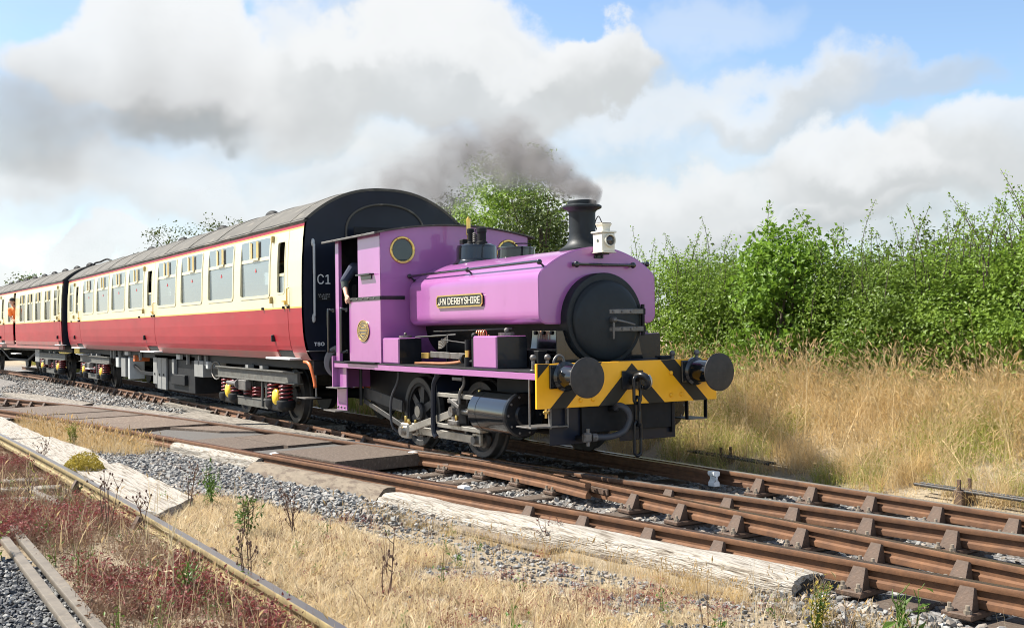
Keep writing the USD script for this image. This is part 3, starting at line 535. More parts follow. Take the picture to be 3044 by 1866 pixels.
# ---------------------------------------------------------------- the locomotive (front face of its beam at x = 0, it looks towards +x)
loco = thing('steam_locomotive', 'small lilac saddle tank steam locomotive with black chimney and yellow striped front beam', 'locomotive', (-2.75, 0, 0))
# saddle tank
def tank_profile(ins=0.0):
    hw, zb, r = .79, 1.575, .12
    cap = Point(0, 2.425-1.17).buffer(1.17, quad_segs=48)
    pg = sbox(-hw, zb, hw, 3).intersection(cap); pg = pg.buffer(-.10, quad_segs=8).buffer(.10, quad_segs=10)
    if ins: pg = pg.buffer(-ins, quad_segs=8)
    return pg
def ring_from(pg, n, x):
    # equal angles round the middle so that rings correspond
    c = np.array([0, 1.98]); e = pg.exterior; out = []
    for a in np.linspace(0, 2*pi, n, endpoint=False):
        p = e.intersection(LineString([c, c+3*np.array([cos(a), sin(a)])])); out.append((x, p.x, p.y))
    return np.array(out)
TP = tank_profile(); rings = [ring_from(tank_profile(i), 120, x) for x, i in ((-3.965, .11), (-3.96, .10), (-3.93, .055), (-3.88, .02), (-3.82, .004), (-3.76, 0), (-.592, 0), (-.582, .004), (-.578, .012))]
tank = part(loco, 'saddle_tank', loft(rings), 'lilac_paint', 30)
part(tank, 'front_edge', sweep([(-.006, -.01), (.004, -.01), (.004, .01), (-.006, .01)], [(-.58, 0, -10), (-.58, .01, -10)]) if False else loft([ring_from(tank_profile(-.006), 120, -.60), ring_from(tank_profile(-.006), 120, -.588), ring_from(tank_profile(.004), 120, -.584)]), 'lilac_paint', 30)
# handrails
def knob(p, d, r=.026, l=.05):
    p, d = np.array(p, float), np.array(d, float); return [ball(p, r, 2), cyl(p, p+d*l, .012, 8), cyl(p+d*(l-.008), p+d*l, .024, 12)]
hr = part(loco, 'handrail', cyl((-3.96, -.735, 2.245), (-.63, -.735, 2.262), .017, 12), 'gloss_black', True)
for x in (-3.94, -2.3, -.65): part(hr, 'knob', knob((x, -.735, 2.247+.005*(x+4)/3.3), (0, .75, -.62), .032, .10), 'gloss_black', True)
fr = part(loco, 'handrail', cyl((-.515, -.345, 2.225), (-.515, .445, 2.225), .017, 12), 'gloss_black', True)
for y in (-.335, .435): part(fr, 'knob', knob((-.515, y, 2.225), (-1, 0, 0), .036, .065), 'gloss_black', True)
fr2 = part(loco, 'handrail', cyl((-3.9, .735, 2.245), (-.63, .735, 2.262), .017, 12), 'gloss_black', True)
for x in (-3.94, -2.3, -.65): part(fr2, 'knob', knob((x, .735, 2.25), (0, -.75, -.62), .032, .10), 'gloss_black', True)
# nameplate
npl = rrect(-3.0, 1.797, -1.80, 1.952, 0); cut = unary_union([Point(x, z).buffer(.028) for x in (-3.0, -1.80) for z in (1.797, 1.952)])
NP = npl.difference(cut)
nm = part(loco, 'nameplate', plate(NP, 'y', -.79, .018), 'black_paint', label='black nameplate with raised cream letters and border')
part(nm, 'border', plate(NP.difference(NP.buffer(-.014)), 'y', -.806, .010), 'brass')
part(nm, 'lettering', text('J·N DERBYSHIRE', .082, False, .008, 'y', (-2.94, -.808, 1.834), 1.08), 'lamp_white')
# boiler, smokebox
part(loco, 'boiler', cyl((-3.95, 0, 1.60), (-.62, 0, 1.60), .50, 40), 'frame_black', 40)
sb = part(loco, 'smokebox', lathe([(.0, -1.2), (.49, -1.2), (.49, -.62), (.515, -.61), (.515, -.47), (.505, -.452), (.47, -.447), (.0, -.447)], (0, 0, 1.62), 'x', 64), 'smokebox_black', 35)
dr = part(loco, 'smokebox_door', lathe([(.445, -.452), (.445, -.425), (.432, -.405), (.40, -.385), (.34, -.366), (.25, -.350), (.13, -.341), (.0, -.338)], (0, -.005, 1.605), 'x', 64), 'smokebox_black', 40)
for z in (1.70, 1.506):
    h = part(dr, 'hinge_strap', [box((-.372, -.03, z-.028), (-.335, .30, z+.028), .01), obox((-.352, .28, z), (-.39, .47, z), .056, .02)], 'dull_steel')
    part(dr, 'hinge_rivet', [ball((-.334, y, z), .014, 1) for y in (.02, .14, .26)], 'dull_steel', True)
part(dr, 'hinge_pin', cyl((-.40, .475, 1.43), (-.40, .475, 1.78), .022, 10), 'frame_black', True)
part(dr, 'hinge_bracket', [box((-.44, .44, 1.665), (-.385, .51, 1.735)), box((-.44, .44, 1.47), (-.385, .51, 1.54))], 'frame_black')
hd = part(dr, 'door_handle', [cyl((-.35, 0, 1.61), (-.27, 0, 1.61), .03, 12), tube(smoothpath([(-.285, 0, 1.61), (-.262, .12, 1.585), (-.25, .25, 1.552)]), .012, 8)], 'dull_steel', True)
part(dr, 'door_handle', tube([(-.30, 0, 1.62), (-.30, -.004, 1.40)], [.016, .011], 8), 'dull_steel', True)
# smokebox saddle with concave sides
sd = Polygon([(-.50, 1.5)]+[(-.50-.09*(k/8)**2, 1.5-.40*k/8) for k in range(1, 9)]+[(.50+.09*(k/8)**2, 1.5-.40*k/8) for k in range(8, 0, -1)]+[(.50, 1.5)])
sdl = part(loco, 'smokebox_saddle', plate(sd, 'x', -1.2, .68), 'gloss_black', 30)
part(sdl, 'saddle_rib', [box((-1.2, -.60, 1.275), (-.52, -.575, 1.30)), box((-.535, -.61, 1.10), (-.515, -.5, 1.5))], 'gloss_black')
for k in range(4): part(sdl, 'bolt', ball((-1.12+.17*k, -.512, 1.475), .024, 1, (1, .6, 1)), 'black_paint', True)
part(loco, 'saddle_box', box((-1.0, -.72, 1.095), (-.72, -.60, 1.28)), 'frame_black')
# chimney
ch = part(loco, 'chimney', lathe([(.27, 2.395), (.268, 2.425), (.225, 2.445), (.185, 2.48), (.163, 2.53), (.152, 2.60), (.150, 2.72), (.152, 2.83), (.157, 2.85), (.175, 2.868), (.215, 2.885), (.226, 2.895), (.226, 2.912), (.213, 2.922), (.178, 2.926), (.168, 2.933), (.168, 2.968), (.160, 2.976), (.135, 2.976), (.13, 2.9), (.0, 2.7)], (-.885, 0, 0), 'z', 48), 'smokebox_black', 40)
# domes
d1 = part(loco, 'dome', lathe([(.33, 2.36), (.325, 2.40), (.285, 2.43), (.272, 2.46), (.270, 2.60), (.262, 2.635), (.235, 2.653), (.0, 2.660)], (-3.40, 0, 0), 'z', 56), 'gloss_black', 35)
for x, y, r in ((-3.47, -.05, .042), (-3.29, .02, .060)): part(d1, 'safety_valve', lathe([(r*1.3, 2.655), (r*1.3, 2.68), (r, 2.69), (r, 2.80), (r*1.15, 2.81), (r*1.15, 2.865), (r*.8, 2.872), (0, 2.872)], (x, y, 0), 'z', 20), 'frame_black', 35)
th = np.linspace(0, 10*pi, 90); part(d1, 'valve_spring', tube(np.stack([-3.375+.03*np.cos(th), -.03+.03*np.sin(th), 2.67+.13*th/th[-1]], 1), .010, 6), 'dull_steel', True)
part(d1, 'valve_lever', tube(smoothpath([(-3.375, -.03, 2.80), (-3.37, -.03, 2.85), (-3.32, .0, 2.855)]), .009, 6), 'frame_black', True)
d2 = part(loco, 'tank_filler', lathe([(.245, 2.37), (.245, 2.40), (.234, 2.41), (.234, 2.515), (.242, 2.52), (.242, 2.54), (.225, 2.545), (.222, 2.45), (0, 2.44)], (-2.36, 0, 0), 'z', 48), 'gloss_black', 35)
part(d2, 'lid_handle', tube(smoothpath([(-2.22, -.1, 2.54), (-2.22, -.1, 2.575), (-2.22, .05, 2.585), (-2.22, .12, 2.575), (-2.22, .12, 2.54)]), .008, 6), 'frame_black', True)
part(loco, 'whistle', lathe([(.030, 2.70), (.030, 2.74), (.02, 2.745), (.02, 2.79), (.032, 2.80), (.032, 2.845), (.026, 2.855), (.030, 2.86), (.030, 2.985), (.033, 2.99), (.033, 3.02), (.012, 3.03), (.012, 3.05), (0, 3.05)], (-3.62, 0, 0), 'z', 20), 'brass', 35)
part(loco, 'whistle_pipe', [cyl((-3.62, 0, 2.4), (-3.62, 0, 2.71), .02, 10), box((-3.74, -.02, 2.60), (-3.56, .07, 2.70)), box((-3.70, -.10, 2.66), (-3.60, -.02, 2.74))], 'frame_black')
part(loco, 'clack_valve', [box((-3.98, -.40, 2.265), (-3.72, -.30, 2.34), .02), cyl((-3.95, -.35, 2.3), (-3.72, -.35, 2.30), .035, 12), cyl((-3.80, -.35, 2.25), (-3.80, -.35, 2.36), .025, 10)], 'frame_black')
# cab
CX0, CX1, CY = -5.58, -3.97, 1.15
R_ = (1.15**2+.12**2)/(2*.12)
def roofz(y, top=2.945): return top-(R_-math.sqrt(R_*R_-y*y))
fy = np.linspace(-CY, CY, 25); front = Polygon([(-CY, 1.09), (CY, 1.09)]+[(y, roofz(y)) for y in fy[::-1]])
for s in (-1, 1): front = front.difference(Point(s*.825, 2.60).buffer(.150, quad_segs=16))
cf = part(loco, 'cab_front', plate(front, 'x', CX1-.012, .012), 'lilac_paint')
for s in (-1, 1):
    pw = part(loco, 'porthole', lathe([(.150, CX1-.002), (.150, CX1+.012), (.158, CX1+.020), (.178, CX1+.020), (.184, CX1+.012), (.184, CX1-.002)], (0, s*.825, 2.60), 'x', 40), 'brass', 30, 'round window with brass rim')
    part(pw, 'pane', cyl((CX1-.004, s*.825, 2.6), (CX1-.001, s*.825, 2.6), .152, 40), 'port_glass')
    part(pw, 'rim_bolt', [ball((CX1+.020, s*.825+.168*cos(a), 2.6+.168*sin(a)), .010, 1) for a in np.arange(0, 6.28, pi/3)], 'brass', True)
part(loco, 'cab_rear', plate(Polygon([(-CY, 1.09), (CY, 1.09)]+[(y, roofz(y)) for y in fy[::-1]]).difference(Point(-.6, 2.5).buffer(.15)).difference(Point(.6, 2.5).buffer(.15)).difference(rrect(-.9, 1.9, .9, 2.2, .05)), 'x', CX0, .012), 'black_paint')
for s in (-1, 1):
    lowp = rrect(-5.06, 1.09, CX1-.002, 1.935, 0); upp = rrect(-4.73, 1.985, CX1-.002, 2.825, 0)
    P_ = lambda pg: plate(pg, 'y', (-CY+.012) if s < 0 else CY, .012)
    sp = part(loco, 'cab_side', P_(lowp), 'lilac_paint'); part(loco, 'cab_side', P_(upp), 'lilac_paint')
    part(loco, 'cab_post', box((CX0, s*(CY-.05), 1.09), (-5.445, s*CY, 2.825), .004), 'lilac_paint')
    bd_ = part(loco, 'cab_band', box((-5.07, s*(CY-.014), 1.936), (CX1+.004, s*(CY+.012), 1.984), .004), 'black_paint')
    for k in range(5): part(bd_, 'rivet', ball((-4.95+.2*k, s*(CY+.012), 1.96), .013, 1), 'dull_steel', True)
    part(loco, 'cab_cornice', box((CX0, s*(CY-.01), 2.825), (CX1, s*(CY+.004), 2.84), .003), 'black_paint')
for s in (-1, 1): part(loco, 'cab_band', box((CX1, s*.80, 1.936), (CX1+.012, s*(CY-.002), 1.984), .003), 'black_paint')
pn = np.linspace(-1.24, 1.24, 31); roof = [np.array([(x, y, roofz(y)+.004+d) for y in pn]+[(x, y, roofz(y)+.024+d) for y in pn[::-1]]) for x, d in ((-5.86, 0), (-3.93, 0))]
rf = part(loco, 'cab_roof', loft(roof, 'strip'), 'roof_grey', 30)
part(rf, 'roof_edge', [box((-5.86, s*1.24-.012, roofz(1.24)-.004), (-3.93, s*1.24+.012, roofz(1.24)+.026), .006) for s in (-1, 1)], 'dull_steel')
pk = rrect(-4.665, 2.277, -4.18, 2.297, .008)
part(loco, 'side_bracket', [plate(pk, 'y', -CY, .07), box((-4.60, -CY-.012, 2.22), (-4.25, -CY, 2.28))], 'black_paint')
part(loco, 'cab_floor', box((CX0+.01, -CY+.02, 1.06), (CX1-.02, CY-.02, 1.085)), 'frame_black')
part(loco, 'firebox_backhead', [box((-4.55, -.55, 1.085), (-4.0, .55, 2.2), .1), cyl((-4.60, 0, 1.75), (-4.5, 0, 1.75), .16, 20), box((-4.62, -.2, 2.2), (-4.5, .2, 2.26))], 'interior_dark')
for x in (-5.21, -5.71):
    part(loco, 'cab_handrail', tube(smoothpath([(x+.05*(1 if x > -5.5 else 1), -CY, 1.82), (x, -CY-.05, 1.835), (x, -CY-.065, 1.79), (x, -CY-.065, 1.27), (x, -CY-.05, 1.225), (x+.05, -CY, 1.235)], 5), .018, 10), 'gloss_black', True)
    for z in (1.82, 1.235): part(loco, 'rail_fixing', box((x+.03, -CY-.012, z-.025), (x+.10, -CY-.001, z+.025), .004), 'black_paint')
wpz = affinity.scale(Point(-4.552, 1.522).buffer(1, quad_segs=16), .20, .147)
wk = part(loco, 'works_plate', plate(wpz, 'y', -CY-.001, .010), 'dull_steel', label='oval cast works plate')
part(wk, 'plate_ring', plate(wpz.difference(affinity.scale(wpz, .93, .93)), 'y', -CY-.010, .006), 'brass')
part(wk, 'plate_ring', plate(affinity.scale(wpz, .60, .62).difference(affinity.scale(wpz, .55, .56)), 'y', -CY-.010, .005), 'brass')
part(wk, 'plate_letters', [plate(sbox(-4.552-w, z-.008, -4.552+w, z+.008), 'y', -CY-.010, .005) for z, w in ((1.565, .07), (1.525, .155), (1.48, .07))]+[plate(Point(-4.552+.155*cos(a), 1.522+.115*sin(a)).buffer(.011, quad_segs=2), 'y', -CY-.010, .005) for a in np.arange(.3, 6.3, .3)], 'brass')
# footplate, valance
part(loco, 'running_board', box((-5.60, -1.185, 1.068), (-.03, 1.185, 1.088), .003), 'frame_black')
for s in (-1, 1):
    part(loco, 'valance', [box((-4.115, s*1.165, .998), (-.035, s*1.188, 1.066), .003)], 'lilac_paint'); part(loco, 'valance', box((-5.60, s*1.150, 1.0), (-4.118, s*1.178, 1.066), .003), 'lilac_paint')
    part(loco, 'cab_ledge', box((-5.10, s*1.15, 1.088), (-4.03, s*1.225, 1.100), .003), 'frame_black')
    b1 = part(loco, 'sand_box', box((-3.965, s*.80, 1.09), (-3.46, s*1.135, 1.425), .015), 'lilac_paint'); part(b1, 'box_front', box((-3.459, s*.81, 1.092), (-3.452, s*1.122, 1.415), .002), 'black_paint'); part(b1, 'lid', [cyl((-3.60, s*.97, 1.425), (-3.60, s*.97, 1.455), .085, 16), ball((-3.6, s*.97, 1.475), .02, 1)], 'dull_steel')
    b2 = part(loco, 'sand_box', box((-1.46, s*.735, 1.09), (-.925, s*1.135, 1.45), .015), 'lilac_paint'); part(b2, 'box_front', box((-.924, s*.745, 1.092), (-.917, s*1.122, 1.442), .002), 'black_paint'); part(b2, 'lid', [cyl((-1.05, s*.93, 1.45), (-1.05, s*.93, 1.485), .09, 16), ball((-1.05, s*.93, 1.51), .028, 1)], 'dull_steel')
# details on the footplate
sg = part(loco, 'leaf_spring', [tube(smoothpath([(-2.98, -.80, 1.285+.018*k), (-2.86, -.80, 1.30+.018*k), (-2.72, -.80, 1.37+.014*k)]), .009, 6) for k in range(6)], 'dull_steel', True)
part(loco, 'spring_hanger', tube([(-2.74, -.8, 1.46), (-2.74, -.8, 1.1)], .012, 6), 'frame_black', True)
part(loco, 'copper_pipe', tube(smoothpath([(-3.25, -1.0, 1.10), (-3.0, -1.0, 1.108), (-2.5, -1.0, 1.112), (-2.15, -1.0, 1.13), (-1.98, -1.0, 1.15)]), .02, 10), 'copper', True)
part(loco, 'oil_box', box((-3.23, -.93, 1.16), (-3.02, -.85, 1.235), .005), 'brass'); part(loco, 'reach_lever', obox((-3.0, -.9, 1.215), (-2.05, -.9, 1.20), .075, .02), 'dull_steel')
lb = part(loco, 'lubricator', [cyl((-1.83, -1.0, 1.09), (-1.83, -1.0, 1.20), .045, 14), cyl((-1.83, -1.0, 1.28), (-1.83, -1.0, 1.40), .035, 12), cyl((-1.70, -.98, 1.09), (-1.70, -.98, 1.42), .035, 12), cyl((-1.83, -1.0, 1.15), (-1.70, -.98, 1.15), .02, 8), cyl((-1.94, -1.0, 1.18), (-1.90, -1.0, 1.18), .055, 14), ball((-1.7, -.98, 1.45), .04, 1)], 'frame_black', 30)
part(lb, 'brass_glass', cyl((-1.83, -1.0, 1.20), (-1.83, -1.0, 1.28), .036, 14), 'brass', 30)
th = np.linspace(0, 8*pi, 80); part(loco, 'pipe_coil', tube(np.stack([-1.72+.22*th/th[-1], -.93+.05*np.cos(th)*.6, 1.46+.05*np.sin(th)], 1), .009, 6), 'copper', True)
part(loco, 'pipe_run', [tube(smoothpath([(-1.75, -.95, 1.42), (-1.75, -.95, 1.30)]), .009, 6), tube([(-3.3, -.7, 1.50), (-1.3, -.7, 1.53)], .012, 6), tube([(-2.7, -.9, 1.40), (-1.9, -.95, 1.36)], .008, 6), tube([(-3.4, -.92, 1.43), (-2.6, -.75, 1.46)], .012, 6)], 'greasy_iron', True)
for x, y in ((-.16, -1.135), (-.12, -.985), (-.12, .665), (-.14, 1.03)): part(loco, 'lamp_socket', [cyl((x, y, 1.085), (x, y, 1.21), .022, 10, .016), ball((x, y, 1.225), .034, 2), cyl((x, y, 1.085), (x, y, 1.10), .035, 10)], 'dull_steel', True)
part(loco, 'coupling_pole', [tube([(-.25, -.35, 1.13), (-.25, .62, 1.165)], .02, 8), box((-.30, .55, 1.10), (-.18, .75, 1.20), .01)], 'frame_black')
part(loco, 'lifting_ring', tube(smoothpath([(-.30, -.78, 1.09), (-.30, -.79, 1.18), (-.30, -.74, 1.235), (-.30, -.68, 1.22), (-.30, -.655, 1.15)]), .014, 8), 'dull_steel', True); part(loco, 'red_pipe', tube(smoothpath([(-.30, -.655, 1.16), (-.28, -.64, 1.12), (-.26, -.65, 1.09)]), .022, 8), 'spring_red', True)
# front beam
beam = part(loco, 'front_beam', box((-.035, -1.195, .70), (0, 1.195, 1.163), .004), 'yellow_paint', label='yellow beam with black chevron stripes')
BR = sbox(-1.195, .70, 1.195, 1.163)
st = [Polygon([(-1.195, 1.163), (-1.045, 1.163), (-1.195, 1.015)])]
for s in (-1, 1):
    st += [Polygon([(s*1.05, .70), (s*.85, .70), (s*.387, 1.163), (s*.587, 1.163)]), Polygon([(s*.44, .70), (s*.225, .70), (0, .925), (0, 1.14)])]
st.append(Polygon([(1.195, 1.163), (1.045, 1.163), (1.195, 1.015)]))
st = [affinity.translate(p, .012, 0).intersection(BR) for p in st]; st = [st[0], st[1], st[3], unary_union([st[2], st[4]]), st[5]]
for p in st: part(beam, 'stripe', plate(p.buffer(-.0005), 'x', .0005, .0025), 'stripe_black')
for y, z in ((-.657, .772), (-.502, .775), (.545, 1.016), (.54, .774), (.688, .778), (-.545, 1.016)): part(beam, 'rivet', ball((0.0, y, z), .026, 2, (.7, 1, 1)), 'yellow_paint', True)
part(beam, 'top_angle', box((-.10, -1.19, 1.155), (-.036, 1.19, 1.162), .002), 'frame_black')
rb = part(loco, 'rear_beam', box((-5.64, -1.195, .70), (-5.602, 1.195, 1.16), .004), 'lilac_paint')
def buffer_(s, rear=False):
    k = -1 if rear else 1; x0 = -5.642 if rear else .001; y = s*.8635; z = 1.027
    b = part(loco, 'buffer', lathe([(.155, x0+k*.02), (.155, x0+k*.045), (.125, x0+k*.06), (.118, x0+k*.20), (.095, x0+k*.29), (.088, x0+k*.30), (.0, x0+k*.30)], (0, y, z), 'x', 36), 'gloss_black', 35)
    part(b, 'base_plate', box((x0, y-.185, z-.122), (x0+k*.028, y+.185, z+.122), .006), 'gloss_black')
    part(b, 'base_bolt', [ball((x0+k*.028, y+a*.155, z+c*.095), .014, 1) for a in (-1, 1) for c in (-1, 1)], 'frame_black', True)
    part(b, 'plunger', cyl((x0+k*.29, y, z), (x0+k*.42, y, z), .068, 24), 'dull_steel', 35)
    part(b, 'buffer_head', lathe([(.07, x0+k*.39), (.10, x0+k*.405), (.195, x0+k*.415), (.206, x0+k*.422), (.206, x0+k*.434), (.195, x0+k*.443), (.12, x0+k*.452), (0, x0+k*.456)], (0, y, z), 'x', 48), 'buffer_face', 35)
for s in (-1, 1): buffer_(s); buffer_(s, True)
# hook and chain
hk = part(loco, 'draw_hook', [box((0.003, -.13, .86), (.022, .15, 1.06), .01), cyl((.02, 0, .96), (.10, 0, .96), .055, 16), tube(smoothpath([(.08, .0, .985), (.17, .01, 1.01), (.235, .03, .985), (.245, .04, .93), (.20, .035, .885), (.14, .03, .90)], 6), np.linspace(.048, .02, 31), 12)], 'black_paint', 40)
part(hk, 'hook_tip', tube(smoothpath([(.236, .05, 1.01), (.255, .062, .97), (.25, .068, .92), (.20, .06, .882), (.16, .05, .90)], 6), np.linspace(.022, .016, 25), 10), 'bright_steel', True)
def link(c, l, w, r, d='y'):
    a = np.linspace(0, 2*pi, 33); x = w/2*np.cos(a); z = (l/2-w/2)*np.sign(np.sin(a))*(np.abs(np.sin(a)) > 1e-9)+w/2*np.sin(a)
    p = np.stack([0*x, x, z], 1) if d == 'y' else np.stack([x, 0*x, z], 1); return tube(p+np.asarray(c), r, 8)
part(loco, 'chain_link', link((.15, -.035, .86), .28, .085, .018), 'black_paint', True); part(loco, 'chain_link', link((.15, -.035, .635), .30, .075, .018, 'x'), 'black_paint', True); part(loco, 'chain_link', link((.15, -.037, .345), .36, .085, .019), 'black_paint', True)
# brake hose
hz = part(loco, 'brake_hose', tube(smoothpath([(.03, -.235, .665), (.09, -.225, .70), (.14, -.17, .66), (.14, -.135, .56), (.13, -.20, .435), (.12, -.36, .385), (.10, -.56, .385)], 8), .034, 12), 'rubber_hose', True)
part(hz, 'hose_clamp', [cyl((.10, -.60, .385), (.10, -.54, .385), .045, 12), box((.06, -.70, .34), (.13, -.60, .44), .02), cyl((.10, -.64, .30), (.10, -.64, .48), .02, 8)], 'dull_steel')
part(loco, 'hose_pipe', [cyl((-.1, -.235, .66), (.04, -.235, .665), .036, 12), cyl((.09, -.65, .37), (-.3, -.65, .37), .03, 10)], 'frame_black', True)
# frames and plates under the beam
for s in (-1, 1):
    part(loco, 'frame_plate', plate(Polygon([(-5.6, 1.06), (-5.6, .55), (-5.2, .38), (-2.9, .42), (-1.2, .36), (-.05, .36), (-.05, 1.06)]), 'y', s*.60+.012, .024), 'frame_black')
part(loco, 'stretcher', box((-.12, -.588, .42), (-.06, .588, .70), .004), 'frame_black'); part(loco, 'stretcher', box((-5.55, -.588, .5), (-5.5, .588, 1.0), .004), 'frame_black')
part(loco, 'guard_plate', box((-.10, -.99, .31), (-.085, -.53, .70), .003), 'blue_black'); part(loco, 'guard_plate', box((-.11, -.09, .30), (-.095, .67, .70), .003), 'blue_black')
for s in (-1, 1):
    stp = part(loco, 'front_step', box((-.32, s*.80 if s > 0 else -1.26, .502 if s < 0 else .485), (-.02, s*1.07 if s > 0 else -.80, .518 if s < 0 else .50), .003), 'dull_steel')
    part(stp, 'step_hanger', [obox((-.05, s*(1.07 if s > 0 else 1.01), .70), (-.05, s*(1.07 if s > 0 else 1.01), .49), .05, .018), obox((-.05, s*.80, .70), (-.05, s*.80, .49), .05, .018)], 'dull_steel' if s < 0 else 'frame_black')
part(loco, 'step_rod', cyl((-.14, -1.20, 1.0), (-.14, -1.20, .51), .011, 8), 'dull_steel', True); part(loco, 'drain_cock', [cyl((-.06, -1.08, .66), (-.06, -1.0, .66), .018, 8), cyl((-.06, -1.05, .60), (-.06, -1.05, .70), .014, 8)], 'brass', True)
# cab steps
for s in (-1, 1):
    cs = part(loco, 'cab_step', box((-5.655, s*1.095, .375), (-5.285, s*1.115, .998), .004), 'lilac_paint')
    part(cs, 'tread', box((-5.72, s*1.10, .70), (-5.27, s*1.26, .716), .003), 'dull_steel'); part(cs, 'tread', box((-5.72, s*1.10, .372), (-5.27, s*1.30, .388), .003), 'dull_steel')
    for k in range(3): part(cs, 'rivet', ball((-5.60+.12*k, s*1.117, .425), .018, 1), 'dull_steel', True)
# wheels
def wheel(x, s, ang, name='driving_wheel'):
    z = .455
    w = part(loco, name, lathe([(.375, s*.655), (.485, s*.655), (.485, s*.685), (.458, s*.70), (.452, s*.785), (.445, s*.793), (.385, s*.793), (.375, s*.785), (.375, s*.655)], (x, 0, z), 'y', 56), 'greasy_iron', 35)
    part(w, 'rim', lathe([(.330, s*.675), (.376, s*.675), (.376, s*.775), (.330, s*.775), (.330, s*.675)], (x, 0, z), 'y', 48), 'frame_black', 35)
    part(w, 'hub', [lathe([(.0, s*.66), (.12, s*.66), (.12, s*.80), (.105, s*.815), (.0, s*.815)], (x, 0, z), 'y', 28)], 'greasy_iron', 35); part(w, 'axle_end', cyl((x, s*.81, z), (x, s*.822, z), .075, 24), 'bright_steel', 35)
    for k in range(6):
        a = ang+k*pi/3; d = np.array([cos(a), 0, sin(a)]); c = np.array([x, s*.725, z]); n = np.array([-sin(a), 0, cos(a)])
        v = np.vstack([c+d*.10+sg_*n*.058+np.array([0, e*.035, 0]) for sg_ in (-1, 1) for e in (-1, 1)]+[c+d*.34+sg_*n*.042+np.array([0, e*.028, 0]) for sg_ in (-1, 1) for e in (-1, 1)]); part(w, 'spoke', trimesh.convex.convex_hull(v), 'greasy_iron')
    return w
PINX, PINZ = .12, -.225
for x in (-3.585, -1.92):
    for s in (-1, 1):
        w = wheel(x, s, .4); a = math.atan2(PINZ, PINX)
        part(w, 'balance_weight', plate(Point(0, 0).buffer(.335).difference(Point(0, 0).buffer(.2)).intersection(Polygon([(0, 0), (-.5, .9), (.3, .9)])), 'y', 0, .05).apply_translation((x, s*.70+.02, .455)), 'greasy_iron')
        part(w, 'crank_boss', [cyl((x+PINX, s*.78, .455+PINZ), (x+PINX, s*.83, .455+PINZ), .10, 20), cyl((x+PINX, s*.83, .455+PINZ), (x+PINX, s*(1.13 if x < -3 else .97), .455+PINZ), .05, 16)], 'dull_steel', 35)
    part(loco, 'axle', cyl((x, -.66, .455), (x, .66, .455), .07, 12), 'greasy_iron', True)
